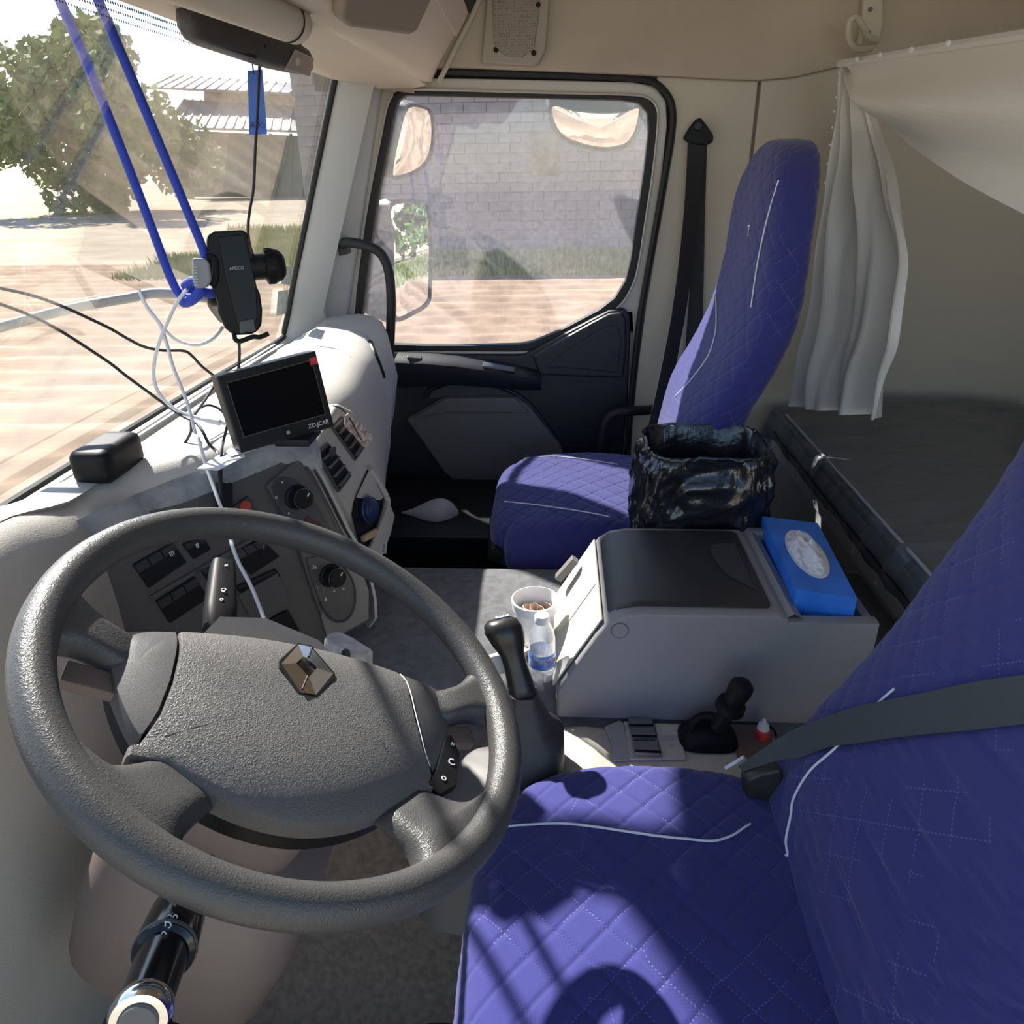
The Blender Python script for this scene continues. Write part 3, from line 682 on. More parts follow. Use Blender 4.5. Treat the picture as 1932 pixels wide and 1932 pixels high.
# air vents and cubby on the centre face, which looks rearwards
FN = V((.97, -.16, .12)).normalized(); FP = V((-.388, 1.22, .78))
def fc(px, py, o=0): return PL(px, py, FP, FN)+FN*o
def f3(a, b, o=0): return fc(240+.24845*a, 800+.24845*b, o)
def fplate(name, pl, o, h, m, par, bev=.001, seg=2): return prism(name, [p+FN*o for p in pl], FN*h, m, par, bev, seg)
face = fplate('centre_face', [fc(*p) for p in [(592,842),(640,760),(668,775),(694,835),(722,900),(737,945),(737,985),(722,1030),(706,1062),(690,1040),(660,970),(620,900)]], -.03, .03, m_dash, dash, .008, 3)
def vent(quad, n):
    TL, TR, BR, BL = [V((*p, 0)) for p in quad]
    f = fplate('vent_frame', [f3(p.x, p.y) for p in (TL, TR, BR, BL)], .0, .006, m_char, dash, .003)
    fplate('vent_dark', [f3(*(p.lerp((TL+TR+BR+BL)/4, .12)).xy) for p in (TL, TR, BR, BL)], .0055, .001, m_black, f, 0)
    for k in range(n):
        t = (k+.75)/(n+.5)
        a0 = TL.lerp(BL, t).lerp(TR.lerp(BR, t), .08); a1 = TL.lerp(BL, t).lerp(TR.lerp(BR, t), .92)
        b0 = a0+(BL-TL)*.045; b1 = a1+(BR-TR)*.045
        fplate('vent_slat', [f3(*p.xy) for p in (a0, a1, b1, b0)], .0065, .005, m_doorg, f, .0008)
    return f
v1 = vent([(1420, 215), (1510, 140), (1690, 395), (1590, 525)], 4)
fplate('vent_thumb', [f3(1490, 190), f3(1525, 175), f3(1525, 240), f3(1495, 250)], .01, .006, m_sw, v1, .001)
v2 = vent([(1540, 30), (1620, -60), (1795, 170), (1720, 285)], 4)
cub = fplate('cubby_back', [f3(*p) for p in [(1818, 345), (1935, 560), (1925, 650), (1800, 960), (1765, 950), (1700, 690), (1715, 590)]], .001, .003, m_black, dash, .001)
fplate('cubby_wall', [f3(*p) for p in [(1818, 350), (1928, 560), (1900, 580), (1720, 560)]], .004, .002, m_dash, dash, .001)
tube('cubby_rail', [f3(1820, 345, .006), f3(1880, 440, .008), f3(1938, 565, .01), f3(1930, 640, .012), f3(1870, 800, .012), f3(1795, 985, .01)], .006, m_dash, dash, n=8, sub=5)
fplate('cubby_lip', [f3(1938, 570), f3(1990, 700), f3(1960, 830), f3(1895, 1010), f3(1800, 1000), f3(1860, 840)], .004, .01, m_dash, dash, .004)
ct = fplate('maker_badge', [f3(1860, 985), f3(1880, 900), f3(1925, 890), f3(1915, 985)], .014, .001, m_pillar, dash, .0005)
text('badge_print', 'DXi', .011, f3(1893, 945, .0156), f3(1890, 900)-f3(1870, 990), f3(1850, 940)-f3(1900, 945), mat('badge_blue', (.08, .1, .3), .5), ct)
# ================================================================== steering wheel
WC = V((-.221, .519, .843)); wa, wb_ = R_(58.8), R_(-1.8)
WN = V((math.cos(wa)*math.cos(wb_), math.cos(wa)*math.sin(wb_), math.sin(wa)))
e1 = (V((0, 1, 0))-WN*WN.y).normalized(); e2 = WN.cross(e1)
if e2.x > 0: e2 = -e2
wv = (e1*.93+e2*.367).normalized(); wu = (e1*.367-e2*.93).normalized()
def wl_(u, v, h=0): return WC+wu*u+wv*v+WN*h
sw = thing('steering_wheel', WC, 'black leather-grained steering wheel with a chrome diamond emblem', 'steering wheel')
RM, RT_ = .2062, .0158
rs = []
for i in range(96):
    a = 2*math.pi*i/96; c = wl_(RM*math.cos(a), RM*math.sin(a)); rd = wu*math.cos(a)+wv*math.sin(a)
    rs.append([c+rd*(RT_*math.cos(b))+WN*(RT_*1.05*math.sin(b)) for b in [2*math.pi*k/16 for k in range(16)]])
rings('rim', rs, m_lear, sw, loop=True)
# hub pad, domed, from its outline
HUB = [(-.150,.022),(-.107,.036),(-.05,.046),(0,.049),(.05,.047),(.107,.038),(.150,.024),(.153,.0),(.146,-.03),(.128,-.068),(.106,-.094),(.075,-.116),(.04,-.131),(0,-.137),(-.04,-.131),(-.075,-.116),(-.106,-.094),(-.128,-.068),(-.146,-.03),(-.153,.0)]
hc = (0, -.035)
hub2 = [(p.x, p.y) for p in catmull([V((a, b, 0)) for a, b in HUB], 3, True)]
def dome(name, outline, zfun, m, par, layers=(1, .97, .9, .75, .5, .25, .05), base=-.03, edge=-.016):
    rs = [[wl_(hc[0]+(u-hc[0])*.97, hc[1]+(v-hc[1])*.97, base) for u, v in outline], [wl_(u, v, edge) for u, v in outline]]
    for L in layers: rs.append([wl_(hc[0]+(u-hc[0])*L*(1-.012), hc[1]+(v-hc[1])*L*(1-.012), zfun(L)) for u, v in outline])
    return rings(name, rs, m, par, ang=45)
def hrho(u, v):
    dx, dy = u-hc[0], v-hc[1]; L = math.hypot(dx, dy)
    if L < 1e-6: return 0
    dx, dy = dx/L, dy/L
    for (ax, ay), (bx, by) in zip(hub2, hub2[1:]+hub2[:1]):
        ax, ay, bx, by = ax-hc[0], ay-hc[1], bx-hc[0], by-hc[1]; ex, ey = bx-ax, by-ay
        den = dx*ey-dy*ex
        if abs(den) < 1e-12: continue
        r = (ax*ey-ay*ex)/den; t = (ax*dy-ay*dx)/den
        if r > 0 and -1e-6 <= t <= 1+1e-6: return min(1, L/r)
    return 1
def hh(u, v): return -.013+.017*(1-hrho(u, v)**4)
def cap_part(name, outline, m, lift, base):
    n = len(outline); cx = sum(p[0] for p in outline)/n; cy = sum(p[1] for p in outline)/n
    rs = [[wl_(u, v, base) for u, v in outline]]
    for L, dz in ((1, -.0025), (.985, 0), (.93, 0), (.85, 0), (.72, 0), (.55, 0), (.35, 0), (.15, 0), (.03, 0)):
        rs.append([wl_(cx+(u-cx)*L, cy+(v-cy)*L, hh(cx+(u-cx)*L, cy+(v-cy)*L)+lift+dz) for u, v in outline])
    return rings(name, rs, m, sw, ang=40)
prism('hub_cover', [wl_(u*.99, v*.99, -.05) for u, v in hub2], WN*.034, m_black, sw, .004)
SM = [(.1060, .06), (.1062, 0), (.108, -.03), (.113, -.06), (.124, -.085)]
def seam_u(v):
    for (u0, v0), (u1, v1) in zip(SM, SM[1:]):
        if v >= v1: return u0+(u1-u0)*(v0-min(v, v0))/(v0-v1)
    return .13
hub3 = [(p.x, p.y) for p in catmull([V((a, b, 0)) for a, b in HUB], 12, True)]
pad = [(max(-seam_u(v)+.0012, min(seam_u(v)-.0012, u)), v) for u, v in hub3]
dd = [pad[0]]
for p in pad[1:]:
    if math.hypot(p[0]-dd[-1][0], p[1]-dd[-1][1]) > .0012: dd.append(p)
# fill the straight seams with points so the dome follows them
full = []
for a, b in zip(dd, dd[1:]+dd[:1]):
    n = max(1, int(math.hypot(a[0]-b[0], a[1]-b[1])/.006))
    for k in range(n):
        t = k/n; v = a[1]+(b[1]-a[1])*t; u = a[0]+(b[0]-a[0])*t
        if abs(u) > .104: u = math.copysign(seam_u(v)-.0012, u)
        full.append((u, v))
cap_part('airbag_pad', full, m_leaw, .0015, -.03)
m_smooth = mat('pad_smooth', (.08, .08, .082), .42, bump=.1, bscale=900)
for s_ in (-1, 1):
    w = [(u, v) for u, v in hub3 if u*s_ > seam_u(v)+.0008]
    if s_ < 0: w = [p for p in hub3[-len(hub3)//2:] if p in w]+[p for p in hub3[:len(hub3)//2] if p in w]
    v0, v1 = w[-1][1], w[0][1]
    cl = [(s_*(seam_u(v0+(v1-v0)*k/12)+.0012), v0+(v1-v0)*k/12) for k in range(13)]
    cap_part('pad_wing', w+cl, m_smooth, .0005, -.03)
tube('pad_seam', [wl_(seam_u(v), v, hh(seam_u(v), v)+.0008) for v in (.036, .02, 0, -.02, -.04, -.06, -.072)], .0006, m_ink, sw, n=6)
# spokes: side spokes (two branches each with a slot between) and lower arms
def web(A, B, h0, h1):
    A, B = [catmull([V((u, v, 0)) for u, v in q], 4) for q in (A, B)]
    rs = []
    for k, (a, b) in enumerate(zip(A, B)):
        ring = []
        for j in range(13):
            t = j/12; p = a.lerp(b, t); ring.append(wl_(p.x, p.y, h1-.010*(2*t-1)**6-.020*(1-k/(len(A)-1))**2.5))
        for j in range(13):
            t = 1-j/12; p = a.lerp(b, t); ring.append(wl_(p.x, p.y, h0+.008*(2*t-1)**6-.008*(1-k/(len(A)-1))**2.5))
        rs.append(ring)
    return rings('spoke', rs, m_lear, sw, ang=50)
for s_ in (-1, 1):
    m_ = lambda L: [(s_*u, v) for u, v in L]
    web(m_([(.130, .026), (.152, .026), (.176, .038), (.200, .070)]), m_([(.130, -.012), (.150, -.014), (.180, -.006), (.210, -.014)]), -.026, .004)
    web(m_([(.108, -.088), (.142, -.106), (.164, -.097), (.200, -.060)]), m_([(.064, -.122), (.080, -.143), (.088, -.162), (.085, -.198)]), -.026, .006)
    prism('thumb_slot_wall', [wl_(s_*.147, -.014, -.03), wl_(s_*.181, -.008, -.03), wl_(s_*.183, -.03, -.03), wl_(s_*.142, -.036, -.03)], WN*.012, m_taupe, sw, .003)
prism('hub_skirt', [wl_(u*.93, v*.93-.002, -.055) for u, v in hub2], WN*.045, m_taupe, sw, .006)
# multifunction keypad at the hub's lower right edge
kp = prism('keypad', [wl_(.150, -.03, -.02), wl_(.155, -.052, -.02), wl_(.143, -.088, -.02), (wl_(.124, -.100, -.02)), wl_(.112, -.090, -.02), wl_(.126, -.070, -.02), wl_(.142, -.035, -.02)], WN*.010, m_black, sw, .002)
for (u, v), s_ in zip([(.146, -.045), (.140, -.064), (.128, -.082)], ['*', 'C', 'o']): text('key_mark', s_, .010, wl_(u+.002, v, -.0092), wu, wv, m_ink, kp, .0003)
# emblem: faceted diamond ring on a dark plinth
EH = .0052
em = prism('emblem_plinth', [wl_(u, v, EH-.003) for u, v in [(-.0065, .033), (.0065, .033), (.0275, .004), (.0275, -.002), (.0085, -.0275), (-.0085, -.0275), (-.0245, -.002), (-.0245, .007)]], WN*.004, m_black, sw, .001)
hx = [(-.006, .031, EH+.001), (.0055, .031, EH+.001), (.0255, .003, EH+.001), (.0075, -.0255, EH+.001), (-.006, -.0255, EH+.001), (-.0225, .003, EH+.001)]
ix = [(-.004, .0125, EH+.005), (.0005, .0125, EH+.005), (.0085, .002, EH+.005), (.0005, -.0105, EH+.005), (-.0012, -.0085, EH+.005), (-.0105, .003, EH+.005)]
ex = [(-.0035, .0105, EH-.002), (.0, .0105, EH-.002), (.0065, .002, EH-.002), (.0, -.0085, EH-.002), (-.001, -.0075, EH-.002), (-.0085, .003, EH-.002)]
fs = [(i, (i+1) % 6, 6+(i+1) % 6, 6+i) for i in range(6)]+[(6+i, 6+(i+1) % 6, 12+(i+1) % 6, 12+i) for i in range(6)]+[(12, 13, 14, 15, 16, 17)]+[(5, 4, 3, 2, 1, 0)]
mesh('emblem_diamond', [wl_(*p) for p in hx+ix+ex], fs, m_chrome, em, 8)
tube('emblem_slit', [wl_(.006, .029, EH+.003), wl_(.001, .013, EH+.0058)], .0010, m_black, em, n=6, sub=1)
tube('emblem_slit', [wl_(-.001, -.010, EH+.0056), wl_(-.0055, -.024, EH+.003)], .0010, m_black, em, n=6, sub=1)
# ================================================================== steering column with stalks
colm = thing('steering_column', WC-WN*.3, 'taupe steering column shroud below the wheel', 'steering column')
ca = -WN
def cs(h, a, b, e=3.5, du=0, n=24):
    c = WC+ca*h+e2*du; return [c+e1*p+e2*q for p, q in [sup(2*math.pi*k/n, a, b, e) for k in range(n)]]
rings('upper_shroud', [cs(.045, .045, .055), cs(.055, .062, .075), cs(.12, .066, .085), cs(.20, .06, .08), cs(.21, .05, .07)], m_taupe, colm, ang=50)
rings('lower_shroud', [cs(.19, .075, .095), cs(.20, .085, .105, du=-.01), cs(.30, .095, .115, du=-.02), cs(.40, .09, .11, du=-.03), cs(.46, .06, .08, du=-.03)], m_taupe, colm, ang=50)
mesh('shroud_top', [wl_(u, v, h) for u, v, h in [(-.085, .05, -.030), (-.065, .092, -.036), (-.02, .106, -.038), (.035, .090, -.038), (.065, .045, -.033), (-.075, .03, -.07), (-.05, .06, -.08), (-.01, .07, -.08), (.03, .06, -.08), (.06, .03, -.07)]], [(0, 1, 2, 3, 4), (5, 9, 8, 7, 6), (0, 5, 6, 1), (1, 6, 7, 2), (2, 7, 8, 3), (3, 8, 9, 4), (4, 9, 5, 0)], m_cream, colm, 30)
lathe('ignition_lock', [(.026, 0), (.026, .012), (.017, .014), (.015, .004)], P(368, 1595, y=.47), (.35, -.7, .6), m_black, colm)
# right stalk
tp, bt = P(420, 1066, y=.70), P(413, 1195, y=.60)
dv = (tp-bt).normalized(); sd = dv.cross(WN).normalized(); up_ = sd.cross(dv)
def stalk(name, b, t, prof, m, label_marks=()):
    dv = (t-b); L = dv.length; dv.normalize(); sd = dv.cross(WN).normalized(); uu = sd.cross(dv)
    return rings(name, [[b+dv*(L*h)+sd*x+uu*y for x, y in [sup(2*math.pi*k/20, w, d, 3) for k in range(20)]] for h, w, d in prof], m, colm, ang=40), dv, sd, uu
st, dv, sd, uu = stalk('wiper_stalk', bt, tp, [(-.25, .007, .006), (.0, .010, .009), (.05, .0155, .011), (.3, .0165, .012), (.9, .0135, .011), (1.0, .0125, .010)], m_black)
stn = (CAM-(tp+bt)/2).normalized()
sx = dv.cross(stn).normalized()
for (a_, b_), s_ in (((426, 1068), '='), ((421, 1114), 'Q'), ((418, 1131), 'o')):
    text('stalk_mark', s_, .0075, hit(st, a_, b_, .0006), RT, dv, m_ink, st, .0003)
# left stalk with chrome end, pointing to the driver's door
b2, t2 = P(345, 1700, y=.36), P(262, 1925, y=.25)
m_glb = mat('gloss_black', (.012, .012, .014), .15)
dv2 = (t2-b2).normalized()
L2 = (t2-b2).length
ls = lathe('light_stalk', [(.010, -.02), (.016, .0), (.019, L2*.12), (.0205, L2*.48), (.020, L2*.50), (.0165, L2*.52), (.0155, L2*.90)], b2, dv2, m_glb, colm, n=32)
lathe('stalk_collar', [(.0206, L2*.46), (.0211, L2*.475), (.0206, L2*.49)], b2, dv2, m_doorg, ls, n=32)
lathe('stalk_chrome_ring', [(.0152, L2*.88), (.0175, L2*.91), (.018, L2*.98), (.016, L2*1.01), (.012, L2*1.015)], b2, dv2, m_chrome, ls, n=32)
disc('stalk_button', b2+dv2*(L2*1.0), dv2, .0115, .004, m_doorg, ls, n=28)
for k, s_ in enumerate(['oo', 'D', 'o', '.']): text('stalk_mark', s_, .007, hit(ls, 325-8*k, 1730+16*k, .0006), RT, UP, m_ink, ls, .0003)
# small grey lever beside the column
lv = thing('tilt_lever', P(650, 1215, y=.80), 'worn silver lever end sticking out above the wheel hub', 'lever')
q = [P(608, 1205, y=.80), P(620, 1192, y=.81), P(640, 1187, y=.815), P(668, 1200, y=.815), P(706, 1226, y=.81), P(690, 1232, y=.79), P(650, 1228, y=.78)]
prism('lever_blade', q, (0, -.012, -.025), mat('worn_silver', (.5, .5, .5), .45, var=.2, vscale=60), lv, .005, 3)
tube('lever_stem', [P(650, 1215, y=.80)-V((0, 0, .01)), P(640, 1260, y=.72), WC-WN*.12+e1*.04], .006, m_black, lv, n=8)
# ================================================================== engine tunnel
tun = thing('engine_tunnel', (-.2, 1.1, .1), 'grey carpeted engine tunnel between the two seats', 'engine cover')
lw_ = [(.60, .08), (.66, .10), (.70, .13), (.785, .34), (.80, .40), (.83, .41), (.83, .08)]
rings('side_carpet', [[V((x, y, z)) for y, z in lw_] for x in (-.72, -.3, .1, .62)], m_mat, tun, ang=50)
tp_ = [(.80, .08), (.80, .398), (.815, .425), (.93, .43), (.945, .44), (.955, .478), (.975, .488), (1.33, .488), (1.352, .480), (1.358, .46), (1.40, .08)]
rs = [[V((x, y, z)) for y, z in tp_] for x in (-.72, -.4, -.1, .0, .3, .62)]
rings('tunnel_carpet', rs, m_carpet, tun, ang=50)
# driver footwell side carpet and rubber mat
ft = thing('floor_mat', (-.3, .4, .08), 'black rubber mat in the driver footwell', 'floor mat')
def fm(u, v):
    x = -.62+u*.60; y = .10+v*.60; return V((x, y, .088+.006*math.sin(u*9+1)*v+.012*max(0, v-.85)/.15+.002*nz((x*30, y*30, 0))))
grid('mat_sheet', fm, 30, 30, m_rub, ft, thick=(0, 0, -.006))
# ================================================================== seats
def seat_cushion(par, cx, cy, hx, hy, zt, th, pw=3.2, nm='cushion'):
    MX = Matrix.Translation((cx, cy, zt-th))
    def df(p, d):
        u, v = p.x/hx, p.y/hy
        # round the plan shape
        r = (abs(u)**pw+abs(v)**pw)**(1/pw); m = max(abs(u), abs(v)); k = m/r if r > 1e-6 else 1
        k = 1-(1-k)*(1 if u < 0 else .35)
        q = V((p.x*k, p.y*k, p.z))
        if d.z > -.2:
            q.z += .012*(1-min(1, r*r))*max(0, d.z+.2)+.010*math.cos(u*2.2-.4)*max(0, d.z)
            q += (d if d.length else V((0, 0, 1)))*qv(q.x, q.y)*max(0, d.z if d.z > .3 else .4)
            q.z += .004*nz((q.x*9, q.y*9, cy))
        return q
    return rbox(nm, (hx, hy, th), .045, (150, 170, 24), MX, m_navy, par, df, ang=None)
ds = thing('truck_seat', (.1, .53, .1), 'driver seat under a navy quilted cover, nearest camera', 'seat')
dcu = seat_cushion(ds, .115, .525, .215, .270, .500, .065)
box('seat_base', (-.02, .32, .08), (.30, .72, .40), m_black, ds, .02)
def backrest(par, cx, cyc, prof, nm='backrest', qs=1):
    # prof rows: z, x front, half width, thickness
    rs, uvs, n = [], [], 120; rows = catmull([V((z, xf, w)) for z, xf, w, t in prof], 14); th = catmull([V((t, 0, 0)) for *_, t in prof], 14)
    s = 0; prev = None
    for r, t in zip(rows, th):
        if prev is not None: s += (V((r.x, r.y))-V((prev.x, prev.y))).length
        prev = r; ring = []
        for k in range(n):
            a = 2*math.pi*k/n; dx, dy = sup(a, t.x/2, r.z, 3.6)
            v = V((r.y+t.x/2+dx, cyc+dy, r.x)); nrm = V((dx/(t.x/2)**2, dy/r.z**2, 0)); nrm = nrm.normalized() if nrm.length > 1e-9 else V((1, 0, 0))
            arc = dy if abs(dx) > t.x*.3 and dx < 0 else math.copysign(r.z+(dx+t.x/2), dy)
            uvs.append((arc, s)); ring.append(v+nrm*(qv(arc, s)*qs+.003*nz((arc*10, s*8, cyc))))
        rs.append(ring)
    return rings(nm, rs, m_navy, par, ang=None, uv=uvs)
dbk = backrest(ds, 0, .525, [(.47, .275, .24, .10), (.50, .270, .255, .13), (.54, .285, .262, .14), (.60, .308, .262, .14), (.68, .348, .258, .14), (.78, .392, .25, .13), (.90, .43, .235, .12), (1.05, .455, .20, .11), (1.18, .47, .15, .10), (1.235, .485, .10, .08), (1.25, .50, .03, .05)])
def hl_(o, pts, off=.0015): return [hit(o, a, b, off) for a, b in pts]
tube('piping', hl_(dcu, [(958,1561),(1000,1557),(1060,1555),(1120,1561),(1180,1570),(1240,1579),(1300,1585),(1345,1588),(1380,1578),(1405,1562),(1415,1556)]), .0015, m_pipe, ds, n=8)
tube('piping', hl_(dbk, [(1440,1600),(1462,1603),(1485,1585),(1494,1540),(1500,1505),(1530,1455),(1578,1412),(1640,1345),(1690,1300)]), .0015, m_pipe, ds, n=8)
pseat = thing('truck_seat', (.05, 1.63, .1), 'passenger seat under a navy quilted cover, beside the far door', 'seat')
pcu = seat_cushion(pseat, .055, 1.63, .205, .245, .546, .06, 4.6)
box('seat_base', (-.10, 1.42, .08), (.26, 1.84, .475), m_black, pseat, .02)
tube('base_edge', [(-.13, 1.42, .475), (-.14, 1.63, .475), (-.13, 1.84, .475)], .018, m_black, pseat)
pbk = backrest(pseat, 0, 1.635, [(.54, .235, .20, .09), (.58, .24, .225, .11), (.66, .25, .23, .12), (.74, .265, .232, .12), (.80, .285, .232, .115), (.88, .325, .228, .11), (.96, .357, .222, .105), (1.05, .372, .212, .10), (1.14, .376, .195, .10), (1.21, .382, .165, .10), (1.255, .395, .125, .09), (1.278, .408, .08, .07), (1.285, .42, .03, .04)])
tube('piping', hl_(pbk, [(1470,340),(1452,400),(1440,450),(1430,500),(1418,580)]), .0015, m_pipe, pseat, n=6)
tube('piping', hl_(pbk, [(1352,560),(1352,620),(1340,665),(1325,690),(1300,722),(1275,748)]), .0015, m_pipe, pseat, n=6)
mg_n = hitn(pbk, 1420, 436)
text('cover_monogram', 'T', .03, hit(pbk, 1416, 436, .004), V((0, 0, 1)).cross(mg_n), V((0, 0, 1)), m_pipe, pseat, .0004)
tube('piping', hl_(pcu, [(990,866),(1040,862),(1090,866),(1140,873),(1165,877)]), .0015, m_pipe, pseat, n=6)
tube('piping', hl_(pcu, [(952,947),(980,950),(1010,953),(1045,958),(1080,963),(1120,970),(1150,976)]), .0015, m_pipe, pseat, n=6)
# ================================================================== centre console
con = thing('centre_console', (.2, 1.08, .48), 'grey storage console with dark hinged lid, between the seats', 'console')
pf = [(.004, .45), (.004, .50), (.03, .548), (.062, .604), (.078, .628), (.098, .642), (.125, .647), (.33, .647), (.343, .640), (.348, .45)]
Y0, Y1 = .932, 1.222
rs = []
for y, k in ((Y0, .006), (Y0+.004, .002), (Y0+.012, 0), (Y1-.012, 0), (Y1-.004, .002), (Y1, .006)):
    rs.append([V((x+(k if x < .15 else 0), y, z-k*(1 if z > .5 else 0))) for x, z in pf])
cb = wn(rings('console_body', rs, m_cons, con, ang=50))
# sloped front face, its sunlit cream tone put into the colour
def sl(t, y, o=.002):
    a, b = V((.006, 0, .505)), V((.072, 0, .62)); q = a.lerp(b, t); n = V((-.868, 0, .497)); return V((q.x, y, q.z))+n*o
m_cons_sunlit = mat('console_front_sunlit', (.52, .49, .43), .5, bump=.1, bscale=600)
prism('front_face', [sl(-.05, .945), sl(1.05, .945), sl(1.05, 1.208), sl(-.05, 1.208)], V((-.868, 0, .497))*.003, m_cons_sunlit, con, .001)
prism('front_ridge', [sl(.05, 1.055), sl(1.0, 1.055), sl(1.0, 1.062), sl(.05, 1.062)], V((-.868, 0, .497))*.005, m_cons_sunlit, con, .002)
# lid
lp = [(.072, .613), (.082, .632), (.10, .645), (.13, .652), (.312, .653), (.322, .650), (.322, .635), (.10, .62)]
m_lid = mat('lid_black', (.028, .029, .031), .42, bump=.25, bscale=700)
rs = [[V((x+k*(1 if x < .1 else -1), y, z-k*.5)) for x, z in lp] for y, k in ((.952, .005), (.957, .001), (.965, 0), (1.19, 0), (1.197, .001), (1.202, .005))]
lid = rings('lid', rs, m_lid, con, ang=35)
th_ = [P(a, b, z=.6535) for a, b in [(1425,1112),(1380,1090),(1355,1066),(1343,1046),(1340,1034),(1346,1028),(1358,1026),(1386,1026)]]
prism('thumb_recess', th_, (0, 0, .0012), mat('recess_black', (.05, .05, .052), .5), lid, .0004)
prism('side_cap', [V((.098+.012*math.cos(a), .9315, .617+.012*math.sin(a))) for a in [k*.314 for k in range(20)]], (0, -.0012, 0), m_cons, con, .0004)
tube('cap_outline', [V((.098+.0125*math.cos(a), .9308, .617+.0125*math.sin(a))) for a in [k*.314 for k in range(20)]], .0006, m_doorg, con, n=6, closed=True, sub=2)
# rear tray
tr = [(.34, .45), (.34, .638), (.352, .645), (.365, .638), (.368, .60), (.455, .60), (.458, .632), (.466, .638), (.472, .63), (.472, .45)]
rs = [[V((x, y, z)) for x, z in tr] for y in (.940, 1.225)]
wn(rings('rear_tray', rs, m_cons, con, ang=35, cap=False))
box('tray_end', (.318, .9316, .45), (.472, .950, .637), m_cons, con, 0)
box('tray_end', (.345, 1.208, .45), (.472, 1.232, .645), m_cons, con, .006)
rs = [[V((x, .93-dy*(1-abs(2*k-1)**2), z)) for k, x in enumerate((.33, .345, .36))] for z, dy in ((.45, .0), (.55, 0), (.63, 0))]
clip = obox('latch_clip', P(1069, 1073, y=1.175), V((.030, 0, .040)).normalized()*.026, V((0, 1, 0))*.009, V((-.8, 0, .6))*.007, mat('latch_grey', (.16, .155, .15), .5), con, .002)
# ------------------------------------------------------------------ tissue box
tb = thing('tissue_box', (.40, 1.05, .602), 'blue cardboard tissue box with a white tissue, in console tray', 'tissue box')
tz = .668
q = [P(1438, 974, z=tz), P(1543, 987, z=tz), P(1617, 1128, z=tz), P(1503, 1113, z=tz)]
q2 = [V((p.x+.003, p.y+.004, .602)) for p in q]
rs = [q2, q]
tbb = rings('carton', rs, m_blue, tb, ang=20)
cc = sum(q, V())/4; ux = (q[1]-q[0]+q[2]-q[3]).normalized(); uy = (q[2]-q[1]+q[3]-q[0]).normalized()
m_card = mat('carton_white', (.8, .8, .82), .7)
prism('opening_rim', [cc+ux*(.029*math.cos(a))+uy*(.082*math.sin(a))+V((0, 0, .0006)) for a in [k*math.pi/16 for k in range(32)]], (0, 0, .0008), m_card, tb)
def ts(u, v):
    r = v; a = u*2*math.pi
    p = cc+ux*(.026*r*math.cos(a))+uy*(.074*r*math.sin(a))
    fold = .012*math.cos(3*a+4*r)*(1-r)*r*2+.009*nz((p.x*60, p.y*40, 2))*(1-r*r)+.004*nz((p.x*140, p.y*120, 9))
    return p+V((0, 0, .002+.016*(1-r*r)+fold))
grid('tissue', ts, 64, 22, m_tissue, tb, ang=None)
# ------------------------------------------------------------------ bin with bag
bn = thing('waste_bin', (.28, 1.32, .3), 'small bin lined with a crinkled black bag, behind the console', 'bin')
def bring(z, a, b, cx, cy, wob, n=160, e=4.5, seed=0, fl=0):
    out = []
    for k in range(n):
        t = 2*math.pi*k/n; x, y = sup(t, a, b, e)
        d = V((x, y, 0)).normalized(); w = wob*(nz((x*28, y*28, z*16+seed))+.6*nz((x*70, y*70, z*40+seed)))
        out.append(V((cx+x, cy+y, z+fl*nz((x*90, y*90, seed))))+d*w)
    return out
prof = catmull([V(p) for p in [(.45, .082, .07), (.50, .092, .075), (.56, .105, .084), (.61, .116, .09), (.66, .122, .096), (.70, .121, .098), (.74, .117, .097), (.765, .113, .096)]], 5)
def crease(ring, z):
    out = []
    for k, p in enumerate(ring):
        a = 2*math.pi*k/len(ring); q = V((math.cos(a)*2.2, math.sin(a)*2.2, z*9)); w = 0
        for f, am in ((1.6, .0075), (3.4, .0045), (7, .0022)):
            w += am*(.5-abs(nz(q+V((f, 2*f, 0)), f))*2.2)
        out.append(p+V((math.cos(a), math.sin(a), 0))*w)
    return out
rs = [crease(bring(p.x, p.y, p.z, .272+.006*math.sin(p.x*9), 1.316, .008, n=160), p.x) for p in prof]
rs += [bring(.776, .111, .095, .276, 1.316, .003, seed=4, fl=.004), bring(.779, .107, .091, .276, 1.316, .003, seed=4, fl=.004), bring(.772, .103, .087, .276, 1.316, .003, seed=6), bring(.70, .098, .082, .275, 1.316, .006, seed=7), bring(.60, .09, .074, .275, 1.316, .006, seed=8), bring(.50, .07, .06, .275, 1.316, .004, seed=9)]
rings('bag', rs, m_bag, bn, cap=True, ang=60)
rings('bin_shell', [bring(z, a, b, .276, 1.316, 0) for z, a, b in ((.43, .068, .056), (.60, .085, .07), (.70, .094, .079))], m_black, bn, cap=False)
tube('bag_frill', bring(.778, .111, .095, .276, 1.316, .004, n=160, seed=11, fl=.006), .0028, m_bag, bn, n=6, sub=1, closed=True)
box('bin_foot', (.20, 1.26, .40), (.35, 1.37, .452), m_doorg, bn, .01)
